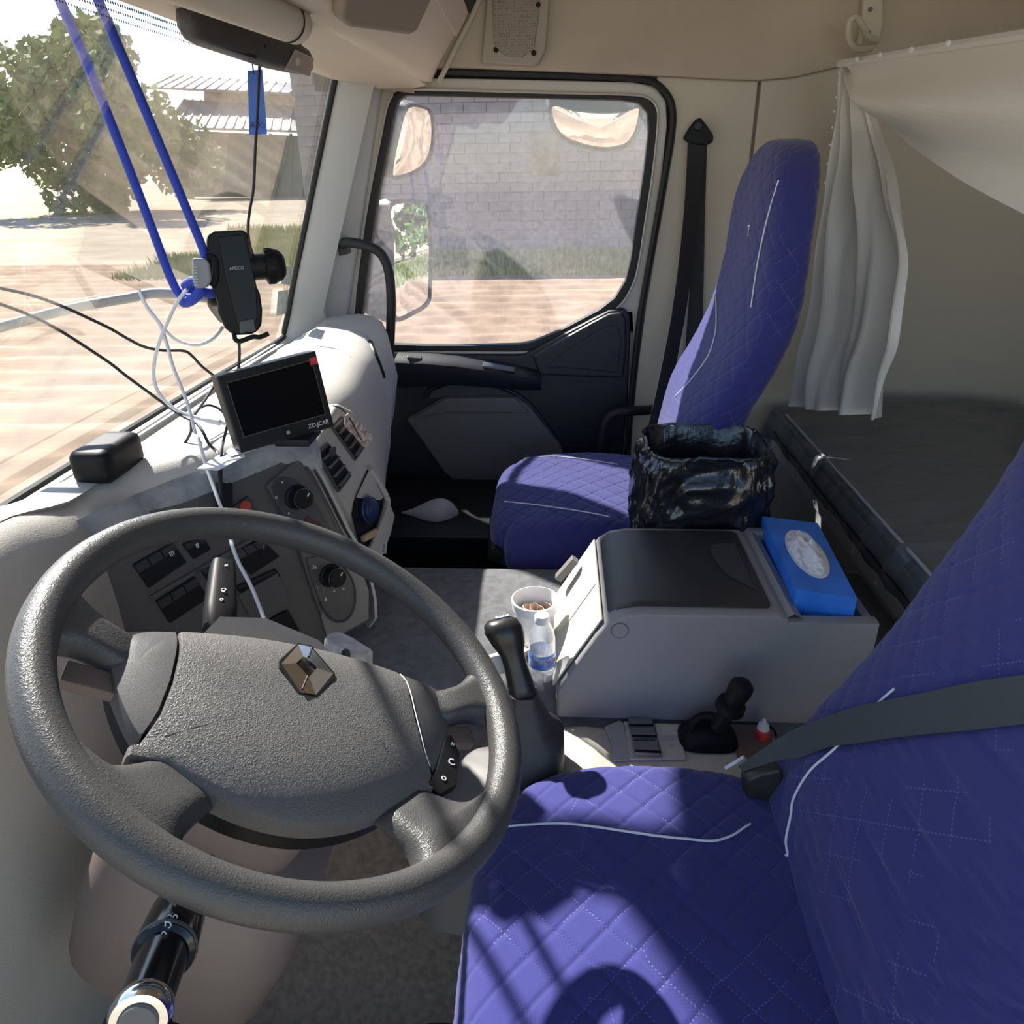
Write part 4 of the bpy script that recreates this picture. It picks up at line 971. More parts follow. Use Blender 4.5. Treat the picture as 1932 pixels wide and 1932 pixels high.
# ------------------------------------------------------------------ lower panel with switches and handbrake stick
lpn = thing('switch_console', (.16, .87, .42), 'cream switch console beside the driver seat', 'control panel')
zt = .44
lo = [P(a, b, z=zt) for a, b in [(1145,1370),(1170,1360),(1445,1364),(1462,1390),(1462,1520),(1100,1520),(1120,1440)]]
prism('panel_top', [V((p.x, p.y, zt)) for p in lo], (0, 0, -.05), m_cream, lpn, .006, 3)
hmp = [[V((.013+.098*t, y, .425+h*(.55+.45*math.sin(math.pi*min(1, t*1.2+.05))))) for t in [k/8 for k in range(9)]] for y, h in ((.77, .012), (.80, .02), (.86, .026), (.91, .024), (.928, .01))]
rings('panel_hump', hmp, m_cream, lpn, closed=False, ang=60)
m_pan2 = mat('grey_panel', (.40, .41, .41), .5)
def zq(a, b): p = P(1100+.20704*a, 1270+.20704*b, z=zt+.001); return p
prism('panel_blank', [zq(190, 500), zq(330, 440), zq(365, 460), zq(440, 800), zq(280, 810), zq(260, 650)], (0, 0, .003), m_pan2, lpn, .002)
bz = prism('switch_bezel', [zq(370, 455), zq(630, 465), zq(720, 800), zq(430, 800)], (0, 0, .004), m_cream, lpn, .001)
for q in ([(405, 462), (620, 468), (640, 540), (415, 540)], [(425, 552), (645, 552), (665, 645), (445, 640)], [(445, 675), (675, 675), (705, 790), (470, 780)]):
    a = [zq(*p)+V((0, 0, .004)) for p in q]
    s = prism('rocker_switch', a, (0, 0, .010), mat('switch_grey', (.17, .175, .18), .45) if 'switch_grey' not in MATS else MATS['switch_grey'], lpn, .0025)
    m1, m2 = (a[0]+a[3])/2, (a[1]+a[2])/2
    prism('switch_dip', [a[3].lerp(a[0], .15)+V((0, 0, .0085)), a[2].lerp(a[1], .15)+V((0, 0, .0085)), a[2]+V((0, 0, .0085)), a[3]+V((0, 0, .0085))], (0, 0, .002), m_black, s)
pt = prism('emblem_plate', [zq(650, 475), zq(860, 485), zq(940, 800), zq(720, 800)], (0, 0, .005), m_cream, lpn, .002)
prism('plate_mark', [zq(705, 600), zq(760, 585), zq(860, 590), zq(870, 640), zq(715, 645)], (0, 0, .0056), m_pan2, pt)
prism('plate_mark', [zq(780, 680), zq(800, 668), zq(825, 680), zq(805, 700)], (0, 0, .0056), m_pan2, pt)
prism('brake_well', [zq(880, 475), zq(1310, 480), zq(1370, 700), zq(970, 695)], (0, 0, .003), m_taupe, lpn, .001)
prism('coin_tray', [zq(1310, 475), zq(1650, 480), zq(1740, 540), zq(1700, 800), zq(1400, 770)], (0, 0, .003), m_taupe, lpn, .001)
tube('coin_tray_rim', [zq(1300, 475), zq(1640, 478), zq(1730, 510), zq(1760, 570)], .002, m_black, lpn, n=6)
hb = thing('handbrake_stick', zq(1130, 620), 'black handbrake stick with ribbed knob on switch console', 'lever')
bc = zq(1130, 610); b0_ = V((bc.x, bc.y, zt))
rings('stick_base', [[b0_+V((x, y, h)) for x, y in [sup(2*math.pi*k/28, a, b, 3.4) for k in range(28)]] for h, a, b in ((.003, .045, .031), (.010, .044, .030), (.020, .038, .026), (.028, .026, .018), (.031, .012, .008))], m_black, hb, ang=50)
tube('base_arch', [P(1302, 1385, y=.89), P(1310, 1362, y=.895), P(1330, 1351, y=.90), P(1352, 1355, y=.895)], .007, m_black, hb)
k0, k1 = P(1355, 1372, y=.875), P(1398, 1298, y=.862)
ax_ = (k1-k0); L = ax_.length
lathe('stick_shaft', [(.0125, 0), (.012, L*.35), (.0135, L*.5)], k0, ax_, m_black, hb)
lathe('stick_flange', [(.0135, L*.46), (.021, L*.48), (.022, L*.52), (.0195, L*.55), (.021, L*.57), (.0205, L*.62), (.014, L*.66)], k0, ax_, m_black, hb, n=28)
lathe('stick_knob', [(.013, L*.62), (.0155, L*.75), (.0175, L*.95), (.0165, L*1.06), (.011, L*1.13), (.004, L*1.15)], k0, ax_, m_black, hb, n=28)
bl = thing('eye_drop_bottle', zq(1625, 600), 'tiny white-capped red bottle in the coin tray', 'bottle')
c = V((zq(1625, 600).x, zq(1625, 600).y, zt+.003))
lathe('vial', [(.010, 0), (.011, .004), (.011, .014), (.008, .018)], c, (0, 0, 1), m_red, bl)
lathe('cap', [(.008, .018), (.0095, .019), (.008, .027), (.0035, .029), (.003, .036), (.001, .037)], c, (0, 0, 1), m_white, bl)
# ------------------------------------------------------------------ gear lever
gl = thing('gear_lever', (-.04, .85, .44), 'gear lever with black knob and leather boot, right of wheel', 'gear lever')
g0, g1 = P(988, 1312, y=.83), P(957, 1172, y=.87)
gd = (g1-g0).normalized(); gs = V((1, .15, 0)); gs = (gs-gd*gs.dot(gd)).normalized(); gt = gd.cross(gs); L = (g1-g0).length
def gr_(h, a, b, ox=0, e=2.4, tl=0): return [g0+gd*(L*h)+gs*(x+ox)+gt*y+gd*(tl*x) for x, y in [sup(2*math.pi*k/32, a, b, e) for k in range(32)]]
kn = rings('knob', [gr_(0, .0175, .0165), gr_(.02, .019, .018), gr_(.15, .0185, .0175, -.001), gr_(.40, .0165, .016, -.002), gr_(.58, .0175, .0175, -.003), gr_(.72, .0235, .0215, -.005, tl=-.1), gr_(.86, .0275, .0245, -.007, tl=-.15), gr_(.96, .0265, .0235, -.007, tl=-.15), gr_(1.03, .0205, .018, -.007, tl=-.1), gr_(1.06, .010, .009, -.006), gr_(1.065, .001, .001, -.006)], mat('knob_black', (.022, .021, .022), .35), gl, ang=60)
kc = g0+gd*(L*1.068)-gs*.006
prism('shift_plate', [kc+gs*a+gt*b for a, b in [(-.009, -.006), (.010, -.006), (.010, .006), (-.009, .006)]], gd*.0012, m_white, kn)
text('shift_diagram', 'HI', .010, kc+gd*.0016, gs, -gt if gt.y < 0 else gt, m_black, kn, .0003)
def gb(c, a, b, e=3): return [V(c)+V((x, y, 0)) for x, y in [sup(2*math.pi*k/32, a, b, e) for k in range(32)]]
m_boot = leather('boot_leather', (.045, .04, .042), 200, .2, .5)
rings('boot', [gb((g0.x, g0.y, g0.z+.006), .019, .018), gb((g0.x+.001, g0.y, g0.z-.01), .023, .022), gb((g0.x+.002, g0.y+.0, g0.z-.05), .038, .036), gb((-.034, .83, .505), .050, .048), gb((-.036, .825, .47), .053, .055), gb((-.04, .82, .425), .056, .065, 4)], m_boot, gl, ang=50)
rings('boot_skirt', [gb((-.08, .80, .46), .05, .05), gb((-.095, .79, .42), .08, .07), gb((-.10, .77, .36), .10, .085), gb((-.10, .76, .30), .10, .10)], mat('skirt_grey', (.10, .098, .095), .55), gl, ang=60)
bt_ = thing('range_button', P(936, 1255, y=.86), 'small grey collar on the gear lever side', 'lever')
gl_col = obox('range_collar', P(938, 1252, y=.862), gs*.010, gt*.010, gd*.014, m_pan2, gl, .003)
bpy.data.objects.remove(bt_)
# ------------------------------------------------------------------ bottle and pot on the tunnel
m_pet = bpy.data.materials.new('clear_plastic'); m_pet.use_nodes = True; t = m_pet.node_tree; t.nodes.clear()
ou = t.nodes.new('ShaderNodeOutputMaterial'); tr_ = t.nodes.new('ShaderNodeBsdfTransparent'); tr_.inputs[0].default_value = (.93, .95, .96, 1)
gg = t.nodes.new('ShaderNodeBsdfGlossy'); gg.inputs['Roughness'].default_value = .06; df_ = t.nodes.new('ShaderNodeBsdfTranslucent'); df_.inputs[0].default_value = (.85, .88, .9, 1)
lw = t.nodes.new('ShaderNodeLayerWeight'); lw.inputs[0].default_value = .35
mA = t.nodes.new('ShaderNodeMixShader'); t.links.new(lw.outputs['Facing'], mA.inputs[0]); t.links.new(tr_.outputs[0], mA.inputs[1]); t.links.new(gg.outputs[0], mA.inputs[2])
mB = t.nodes.new('ShaderNodeMixShader'); mB.inputs[0].default_value = .18; t.links.new(mA.outputs[0], mB.inputs[1]); t.links.new(df_.outputs[0], mB.inputs[2]); t.links.new(mB.outputs[0], ou.inputs[0])
wbt = thing('water_bottle', (-.019, .985, .488), 'small clear water bottle with blue label behind the gear lever', 'bottle')
bo = V((-.019, .985, .4885))
lathe('bottle_body', [(.018, 0), (.0215, .003), (.0215, .018), (.0205, .021), (.0215, .024), (.0215, .062), (.021, .078), (.0185, .092), (.012, .103), (.0105, .106)], bo, (0, 0, 1), m_pet, wbt, n=32)
lathe('cap', [(.0115, .105), (.012, .107), (.012, .117), (.011, .1185)], bo, (0, 0, 1), m_white, wbt, n=28)
m_lab = mat('label_blue', (.05, .16, .62), .4, col2=(.45, .6, .85), vscale=60)
lb = lathe('label', [(.0217, .026), (.0219, .027), (.0219, .052), (.0217, .053)], bo, (0, 0, 1), m_lab, wbt, n=40, cap=False)
m_lred = mat('label_red', (.55, .06, .08), .5)
wp_ = 'CRISTALINE'
tow = math.atan2(CAM.y-bo.y, CAM.x-bo.x)
for i, ch in enumerate(wp_):
    a = tow+.42+(i-4.5)*.21; d = V((math.cos(a), math.sin(a), 0))
    text('label_letter', ch, .0085, bo+d*.0223+V((0, 0, .041)), (-d.y, d.x, 0), (0, 0, 1), m_lred, lb, .0001)
for a_, z_ in ((1.5, .034), (1.7, .046), (1.95, .036), (1.35, .047)):
    d = V((math.cos(tow+a_*.75), math.sin(tow+a_*.75), 0)); disc('label_flower', bo+d*.0219+V((0, 0, z_)), d, .003, .0006, m_ink, lb, n=8)
pot = thing('plastic_pot', (-.035, 1.085, .488), 'translucent plastic pot holding a rolled brown wrapper, on tunnel', 'container')
po = V((-.033, 1.085, .4885))
m_pp = mat('milky_plastic', (.78, .80, .82), .35, spec=.5)
lathe('pot_wall', [(.027, 0), (.031, .003), (.035, .062), (.037, .066), (.0395, .068), (.0395, .078), (.041, .080), (.041, .086), (.0385, .087), (.037, .080), (.034, .066), (.030, .02), (.0, .018)], po, (0, 0, 1), m_pp, pot, n=40, cap=False)
sp_ = [po+V(((.003+.0011*i)*math.cos(i*.55)*1.0, (.003+.0009*i)*math.sin(i*.55), .064)) for i in range(26)]
m_wrap = mat('brown_wrapper', (.42, .28, .20), .7, col2=(.62, .48, .38), vscale=40)
wv_ = []
band('rolled_wrapper', [p-V((0, 0, .03)) for p in sp_], [p+V((0, 0, .006*math.sin(i*.4)+.004)) for i, p in enumerate(sp_)], V((.0012, .0008, 0)), m_wrap, pot, closed=False)
disc('dark_filling', po+V((0, 0, .03)), (0, 0, 1), .0325, .026, mat('dark_filling', (.06, .05, .045), .8), pot, n=28)
sc_ = thing('cream_saucer', (-.068, 1.06, .488), 'cream plastic lid lying behind the gear knob', 'lid')
lathe('saucer', [(.026, 0), (.028, .004), (.028, .012), (.025, .013), (.022, .006), (.0, .006)], V((-.066, 1.055, .4885)), (0, 0, 1), m_cream, sc_, n=32, cap=False)
# ------------------------------------------------------------------ belts
db = thing('driver_belt', (.26, .74, .48), 'grey seat belt with black buckle across the driver seat', 'seat belt')
A_ = [hito(dbk, *p) for p in [(1392, 1446, .745), (1440, 1412, .742), (1500, 1375, .735), (1560, 1352, .72), (1620, 1337, .70), (1690, 1322, .68), (1770, 1306, .66), (1850, 1290, .62), (1990, 1270, .55)]]
B_ = [hito(dbk, *p) for p in [(1402, 1456, .735), (1462, 1436, .725), (1510, 1428, .71), (1570, 1415, .69), (1630, 1405, .67), (1690, 1396, .65), (1770, 1388, .62), (1850, 1380, .59), (1990, 1365, .52)]]
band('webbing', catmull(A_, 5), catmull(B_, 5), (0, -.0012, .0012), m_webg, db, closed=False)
bk = [P(a, b, y=.742) for a, b in [(1394,1452),(1420,1440),(1462,1432),(1466,1470),(1460,1508),(1440,1520),(1415,1512),(1398,1490)]]
prism('buckle', bk, (.004, -.022, .004), mat('buckle_black', (.035, .035, .033), .45), db, .006, 3)
tube('belt_cord', [P(1368, 1450, y=.765), P(1385, 1440, y=.765), P(1404, 1428, y=.762)], .0025, m_pipe, db, n=6)
pbt = thing('passenger_belt', P(1315, 245, y=2.07), 'black seat belt hanging from its anchor on the door pillar', 'seat belt')
an = [P(a, b, y=2.07) for a, b in [(1287,262),(1300,240),(1312,225),(1320,223),(1332,238),(1344,256),(1343,268),(1330,275),(1300,272)]]
prism('anchor', an, (0, -.018, 0), m_black, pbt, .004, 3)
disc('anchor_bolt', P(1317, 238, y=2.051), (0, -1, 0), .010, .006, m_doord, pbt)
A_ = [P(1298, 264, y=2.055), P(1290, 400, y=2.03), P(1272, 560, y=1.99), P(1248, 690, y=1.94), P(1224, 800, y=1.88), P(1215, 850, y=1.86)]
B_ = [P(1332, 264, y=2.06), P(1318, 400, y=2.045), P(1298, 560, y=2.01), P(1275, 690, y=1.965), P(1262, 800, y=1.91), P(1255, 850, y=1.89)]
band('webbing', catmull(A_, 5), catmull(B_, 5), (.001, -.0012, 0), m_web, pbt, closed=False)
A_ = [P(1316, 268, y=2.07), P(1314, 400, y=2.07), P(1300, 560, y=2.07), P(1290, 700, y=2.07)]
B_ = [P(1334, 268, y=2.07), P(1330, 400, y=2.07), P(1327, 560, y=2.07), P(1322, 700, y=2.07)]
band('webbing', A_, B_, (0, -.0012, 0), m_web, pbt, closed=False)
# grab rail by the passenger seat, grab handle on the front pillar
gh = thing('grab_rail', P(1160, 775, y=2.0), 'black bent grab rail behind the passenger door opening', 'handle')
tube('rail', [P(1235, 772, y=2.08), P(1222, 774, y=2.03), P(1185, 776, y=2.0), P(1160, 780, y=2.0), P(1143, 796, y=2.0), P(1136, 830, y=2.0), P(1134, 880, y=2.0), P(1132, 960, y=2.0)], .0135, m_rub, gh)
ph = thing('grab_bar', P(700, 465, y=1.98), 'long black grab handle bolted to the front pillar', 'handle')
tube('grip', [P(646, 466, y=2.02), P(652, 457, y=1.99), P(690, 463, y=1.975), P(718, 478, y=1.975), P(733, 510, y=1.975), P(738, 560, y=1.975), P(737, 620, y=1.975), P(733, 690, y=1.98), P(728, 720, y=2.0)], .0125, m_rub, ph)
obox('handle_foot', P(650, 468, y=2.02), (.012, 0, .002), (0, .02, 0), (0, 0, .016), m_rub, ph, .003)
# ================================================================== bunk, curtain
bk_ = thing('bunk', (.95, 1.0, .1), 'sleeper bunk with dark vinyl mattress behind the seats', 'bed')
def mt(u, v):
    y = -.02+v*2.07; w = .601
    s = u*1.0
    # profile: front bottom -> front top -> across
    if s < .22: t = s/.22; x, z = w-.012*math.sin(t*3.14), .545+.067*t
    elif s < .32: t = (s-.22)/.10; a = t*math.pi/2; x, z = w+.022*(1-math.cos(a)), .612+.018*math.sin(a)
    else: t = (s-.32)/.68; x, z = w+.022+.66*t, .630+.03*math.sin(t*math.pi*.9)
    wr_ = .007*nz((x*7, y*16, 1))+.004*nz((x*14, y*40, 3))
    if v > .97: z -= .03*((v-.97)/.03)**2
    return V((x-(wr_ if s < .32 else 0), y, z+(wr_ if s > .2 else 0)))
grid('mattress', mt, 60, 120, m_vinyl, bk_, ang=None)
m_edge = mat('bunk_piping_highlight', (.42, .47, .53), .3)  # pale piping colour carries the highlight along the mattress edge
tube('mattress_piping_highlight', [mt(.30, t/20)+V((-.002, 0, .002)) for t in range(0, 20)], .0035, m_edge, bk_, n=8, sub=2)
tube('mattress_seam', [mt(.12, t/20)+V((-.002, 0, 0)) for t in range(0, 20)], .002, m_black, bk_, n=6, sub=2)
box('bunk_base', (.63, -.02, .08), (1.33, 2.05, .545), m_doord, bk_, .005)
m_rail = mat('bunk_rail', (.6, .61, .62), .45)
rl = prism('bunk_rail', [(.612, -.02, .50), (.632, -.02, .50), (.632, -.02, .548), (.606, -.02, .540)], (0, 2.05, 0), m_rail, bk_, .004)
prism('bunk_front', [(.628, -.02, .10), (.64, -.02, .10), (.64, -.02, .5), (.616, -.02, .5)], (0, 2.05, 0), m_pan2, bk_, .004)
for k in range(14): disc('rail_screw', (.6095, .25+k*.125, .52), (-1, 0, .1), .0045, .002, m_pipe, rl, n=10)
cu = thing('curtain', (.64, 1.8, 1.45), 'pale grey bunk curtain bunched beside the passenger seat', 'curtain')
rows = [((1592, 112), (1612, 112)), ((1588, 160), (1632, 175)), ((1578, 230), (1655, 250)), ((1566, 320), (1690, 340)), ((1552, 420), (1720, 440)), ((1535, 520), (1725, 540)), ((1518, 620), (1715, 640)), ((1502, 700), (1690, 715)), ((1488, 765), (1675, 790))]
rows2 = []
for (a, b) in rows:
    f0 = P(*a, y=1.93); g = P(*b, x=.70 if b[1] > 200 else .66); rows2.append((f0, g))
Fa = catmull([r[0] for r in rows2], 8); Fb = catmull([r[1] for r in rows2], 8)
def cf(u, v):
    k = v*(len(Fa)-1); i = min(int(k), len(Fa)-2); t = k-i
    a = Fa[i].lerp(Fa[i+1], t); b = Fb[i].lerp(Fb[i+1], t); p = a.lerp(b, u)
    amp = .030*min(1, v*2.2+.1); ph = 6.5*math.pi*u**.9+1.2*math.sin(v*3)
    d = amp*(math.sin(ph)+.35*math.sin(2.3*ph+v*5))*(.25+.75*min(1, u*4))+.018*nz((u*4, v*5, 3))
    return p+V((-.9, -.25, 0))*d
grid('curtain_drop', cf, 90, 70, m_curt, cu, ang=None, thick=(.002, 0, 0))
hem = [P(1590, 112, x=.625), P(1630, 106, x=.63), P(1690, 95, x=.64), P(1800, 76, x=.645), P(1990, 45, x=.65)]
lowe = [P(1606, 140, x=.635), P(1640, 215, x=.64), P(1690, 265, x=.65), P(1800, 330, x=.66), P(1990, 420, x=.67)]
Ha, Hb = catmull(hem, 8), catmull(lowe, 8)
def cs2(u, v):
    k = u*(len(Ha)-1); i = min(int(k), len(Ha)-2); t = k-i
    a = Ha[i].lerp(Ha[i+1], t); b = Hb[i].lerp(Hb[i+1], t)
    return a.lerp(b, v)+V((-1, 0, 0))*(.018*math.sin(v*9+u*5)*v+.03*math.sin(v*math.pi)*min(1, u*4))
grid('curtain_swag', cs2, 50, 30, m_curt, cu, ang=None, thick=(.003, 0, 0))
tube('hem_band', [p+V((-.004, 0, -.008)) for p in hem], .009, m_curt, cu, n=8)
for a, b in ((1618, 112), (1661, 104), (1720, 94), (1790, 82)): disc('snap_stud', P(a, b, x=.612), (-1, -.2, 0), .005, .003, m_pipe, cu, n=12)
for k in range(9): disc('snap_stud', Fa[2+k*3]+V((-.008, -.004, 0)), (-1, -.4, 0), .003, .002, m_pipe, cu, n=8)
# ================================================================== roof-edge fittings
rb = thing('roller_blind', (-.50, 1.0, 1.44), 'rolled beige sun blind tube under the windscreen header', 'sun blind')
ra, rb2 = P(556, 44, y=1.16), P(300, -62, y=.80)
dv = (rb2-ra).normalized()
lathe('blind_tube', [(.012, -.002), (.024, 0), (.025, .004), (.025, .55)], ra, dv, m_beige, rb, n=28)
for o in (.035,): lathe('elastic_ring', [(.0255, o), (.027, o+.0015), (.0255, o+.003)], ra, dv, m_rub, rb, n=28)
tube('elastic_loop', [P(540, 10, y=1.15), P(562, 20, y=1.15), P(573, 45, y=1.15), P(566, 68, y=1.15), P(548, 78, y=1.16)], .0018, m_rub, rb, n=6)
dc = thing('dash_camera', P(460, 85, y=1.2), 'dark grey bar-shaped camera with silver lens end under header', 'camera')
c0, c1 = P(352, 36, y=1.08), P(575, 118, y=1.31)
dv = (c1-c0); L = dv.length; dv.normalize(); sd = dv.cross(V((0, 0, 1))).normalized(); uu = sd.cross(dv)
m_cam = mat('camera_grey', (.05, .05, .052), .5)
def dr(h, a, b): return [c0+dv*(L*h)+sd*x+uu*y for x, y in [sup(2*math.pi*k/28, a, b, 3.2) for k in range(28)]]
rings('camera_body', [dr(-.03, .004, .004), dr(-.02, .012, .014), dr(.02, .016, .022), (dr(.10, .018, .0245)), dr(.65, .019, .024), dr(.80, .021, .021), dr(.83, .020, .020)], m_cam, dc, ang=50)
rings('camera_tip', [dr(.80, .0205, .0205), dr(.86, .0215, .020), dr(.97, .018, .017), dr(1.02, .012, .012)], m_cam, dc, ang=50)
tw = (CAM-(c0+c1)/2); tw = (tw-dv*tw.dot(dv)).normalized(); tup = dv.cross(tw)
if tup.z < 0: tup = -tup
def dcp(h, v, o): return c0+dv*(L*h)+tup*v+tw*o
lens = prism('lens_cover', [dcp(.70, -.018, .021), dcp(.955, -.016, .0185), dcp(.965, .010, .0185), dcp(.76, .012, .0215)], tw*.004, mat('lens_silver', (.55, .47, .40), .25, metal=.6), dc, .002)
disc('lens_eye', dcp(.80, -.002, .0235), tw, .0052, .0025, m_pan2, lens, n=20)
prism('indicator_bar', [dcp(.15, -.017, .0165), dcp(.46, -.017, .0175), dcp(.46, -.012, .019), dcp(.15, -.012, .018)], tw*.002, m_black, dc, .0006)
disc('microphone_hole', dcp(.52, .002, .0188), tw, .0022, .001, m_black, dc, n=10)
prism('mount_pad', [dcp(.5, .012, -.02), dcp(.95, .012, -.02), dcp(.95, .04, -.02), dcp(.5, .04, -.02)], tw*.02, m_cam, dc, .003)
tg = thing('air_freshener', P(484, 190, y=1.26), 'blue hanging tag on a black string under the camera', 'air freshener')
t0 = [P(467, 133, y=1.26), P(495, 131, y=1.27), P(504, 253, y=1.27), P(470, 255, y=1.25)]
tgc = prism('tag_card', t0, V((-.3, .9, 0))*.002, m_tag, tg, .0006)
tube('tag_string', [P(474, 108, y=1.255), P(477, 125, y=1.255), P(478, 139, y=1.252)], .0011, m_rub, tg, n=6)
m_navyi = mat('navy_print', (.03, .05, .25), .6)
for i, ch in enumerate('AUTO'):
    a = (i-1.5)*.55; text('tag_letter', ch, .011, P(485+13*math.sin(a), 243-9*math.cos(a), y=1.252), t0[1]-t0[0], V((-.1, 0, 1)), m_navyi, tgc, .0002)
# ================================================================== phone holder
pm = thing('phone_holder', P(445, 540, y=1.1), 'black clamp phone holder in front of the windscreen', 'phone holder')
PY = 1.10; pn_ = (CAM-P(445, 540, y=PY)).normalized(); pn_ = (pn_*.8+V((.5, -.5, .1))*.4).normalized(); pp0 = P(445, 540, y=PY)
def c2(a, b, o=0): return PL(240+.24845*a, 400+.24845*b, pp0, pn_)+pn_*o
out = [(605, 200), (625, 160), (660, 142), (860, 132), (895, 142), (915, 170), (945, 260), (965, 320), (975, 520), (985, 570), (1010, 620), (1027, 740), (1022, 860), (985, 910), (940, 930), (840, 935), (800, 930), (745, 880), (690, 760), (690, 690), (650, 580), (640, 480), (610, 330)]
prism('cradle', [c2(a, b, -.02) for a, b in out], pn_*.022, m_black, pm, .004, 3)
cr = prism('cradle_face', [c2(*p) for p in [(690, 190), (870, 172), (890, 190), (940, 400), (975, 560), (985, 800), (960, 860), (850, 870), (830, 840), (780, 640), (740, 480)]], pn_*.004, m_lcd, pm, .001)
text('holder_mark', 'APEICO', .0060, c2(830, 428, .0045), c2(900, 424)-c2(800, 432), c2(830, 380)-c2(830, 430), m_pan2, cr, .0002)
m_pad = mat('pad_grey', (.24, .26, .28), .5)
prism('clamp_arm', [c2(490, 350, .0), c2(600, 355, .0), c2(625, 400), c2(640, 520), c2(610, 575), c2(520, 582), c2(495, 500)], pn_*.012, m_pad, pm, .004, 3)
for k in range(7): prism('pad_rib', [c2(488+2*k, 420+22*k, .010), c2(525+2*k, 418+22*k, .012), c2(525+2*k, 426+22*k, .012), c2(488+2*k, 428+22*k, .010)], pn_*.0025, m_pan2, pm)
tube('clamp_bracket', [c2(600, 350, .003), c2(640, 345, .003), c2(665, 380, .003), c2(668, 500, .003), c2(640, 565, .003)], .005, m_black, pm, n=8)
kx0, kx1 = c2(940, 420, -.012), c2(1210, 400, -.012)
ka = (kx1-kx0); kl = ka.length
lathe('knob_neck', [(.0185, 0), (.0185, kl*.45)], kx0, ka, m_black, pm, n=24)
kn2 = lathe('clamp_knob', [(.020, kl*.40), (.0235, kl*.43), (.0245, kl*.7), (.022, kl*.85), (.015, kl*.97), (.004, kl*1.0)], kx0, ka, m_black, pm, n=32)
au = ka.normalized(); aw = au.orthogonal().normalized(); av = au.cross(aw)
for k in range(16):
    a = k*2*math.pi/16; d = aw*math.cos(a)+av*math.sin(a); t = av*math.cos(a)-aw*math.sin(a)
    obox('knob_rib', kx0+au*(kl*.56)+d*.0242, au*(kl*.11), t*.0018, d*.0018, m_black, kn2, .0005)
prism('foot_plate', [c2(845, 830, .0), c2(960, 805, .0), c2(975, 900, .0), c2(850, 920, .0)], pn_*.008, m_sw, pm, .002)
tube('foot_hook', [c2(810, 930, .004), c2(820, 970, .010), c2(860, 975, .014), c2(940, 945, .016), c2(1000, 945, .016), c2(1062, 918, .018)], .0035, m_black, pm, n=8)
tube('swivel_arm', [c2(760, 600, -.02), c2(740, 660, -.05), c2(690, 690, -.09), P(420, 600, x=-.66)], .010, m_black, pm, n=10)
# grey rail the cord is tied to
gy = thing('grey_rod', P(300, 560, y=1.12), 'bare grey metal rod behind the blue cord knot', 'rod')
tube('rod', [P(-80, 640, y=1.0), P(120, 585, y=1.06), P(242, 562, y=1.10), P(290, 553, y=1.12), P(345, 555, y=1.13), P(395, 563, y=1.14), P(430, 566, y=1.15)], .0075, m_metal if False else mat('rod_grey', (.36, .35, .33), .4), gy, n=10)
cdm = thing('rope', P(362, 552, y=1.1), 'blue braided cord looped and knotted around grey rod', 'cord')
tube('cord_strand', [P(60, -280, y=1.02), P(150, -80, y=1.04), P(242, 132, y=1.06), P(300, 270, y=1.07), P(350, 390, y=1.08), P(386, 480, y=1.095), P(385, 520, y=1.10), P(365, 545, y=1.10)], .0062, m_rope, cdm, n=10)
tube('cord_strand', [P(60, -120, y=1.03), P(160, 110, y=1.05), P(242, 315, y=1.07), P(290, 440, y=1.085), P(320, 520, y=1.095), P(340, 556, y=1.10), P(362, 562, y=1.10)], .0062, m_rope, cdm, n=10)
tube('cord_knot', [P(350, 540, y=1.10), P(368, 530, y=1.085), P(378, 548, y=1.08), P(362, 566, y=1.085), P(346, 570, y=1.10), P(350, 552, y=1.115), P(372, 545, y=1.12), P(392, 553, y=1.10), P(402, 552, y=1.105)], .0075, m_rope, cdm, n=10)
# ================================================================== monitor
mo = thing('monitor', P(540, 830, z=.86), 'black flat monitor with dark screen standing on the dashboard', 'monitor')
q0, q1 = P(455, 856, z=.872), P(632, 806, z=.872)
mx = (q1-q0).normalized(); my0 = P(408, 711, y=q0.y+.012)-q0
mn = mx.cross(V((0, 0, 1))); mn = mn if mn.dot(CAM-q0) > 0 else -mn
tl_ = PL(408, 711, q0, (mn+V((0, 0, .10))).normalized()); tr_2 = PL(596, 661, q0, (mn+V((0, 0, .10))).normalized())
mnn = (mn+V((0, 0, .10))).normalized()
def mq(s, t, o=0): return (q0.lerp(q1, s)).lerp(tl_.lerp(tr_2, s), t)+mnn*o
m_mon = mat('monitor_black', (.012, .012, .013), .4)
prism('monitor_shell', [mq(0, 0, -.022), mq(1, 0, -.022), mq(1, 1, -.022), mq(0, 1, -.022)], mnn*.022, m_mon, mo, .003)
scn = prism('screen', [mq(.07, .20), mq(.93, .20), mq(.93, .90), mq(.07, .90)], mnn*.0006, m_lcd, mo)
tube('screen_edge', [mq(.07, .20, .001), mq(.07, .90, .001), mq(.93, .90, .001), mq(.93, .20, .001)], .0009, m_char, mo, n=6, sub=1, closed=True)
prism('sticker', [mq(.905, .84, .001), mq(.985, .84, .001), mq(.985, .93, .001), mq(.905, .93, .001)], mnn*.0006, m_red, mo)
text('maker_mark', 'ZO.JCAR', .0095, mq(.83, .10, .001), mx, tl_-q0, m_ink, mo, .0003)
disc('power_button', mq(.50, .10, .0), mnn, .003, .0012, m_pan2, mo, n=16)
box('monitor_foot', (mq(.5, 0).x-.03, mq(.5, 0).y-.005, .862), (mq(.5, 0).x+.03, mq(.5, 0).y+.06, .873), m_mon, mo, .002)
prism('stand_stem', [mq(.4, -.02, -.022), mq(.6, -.02, -.022), mq(.6, .3, -.022), mq(.4, .3, -.022)], mnn*-.012, m_mon, mo, .002)
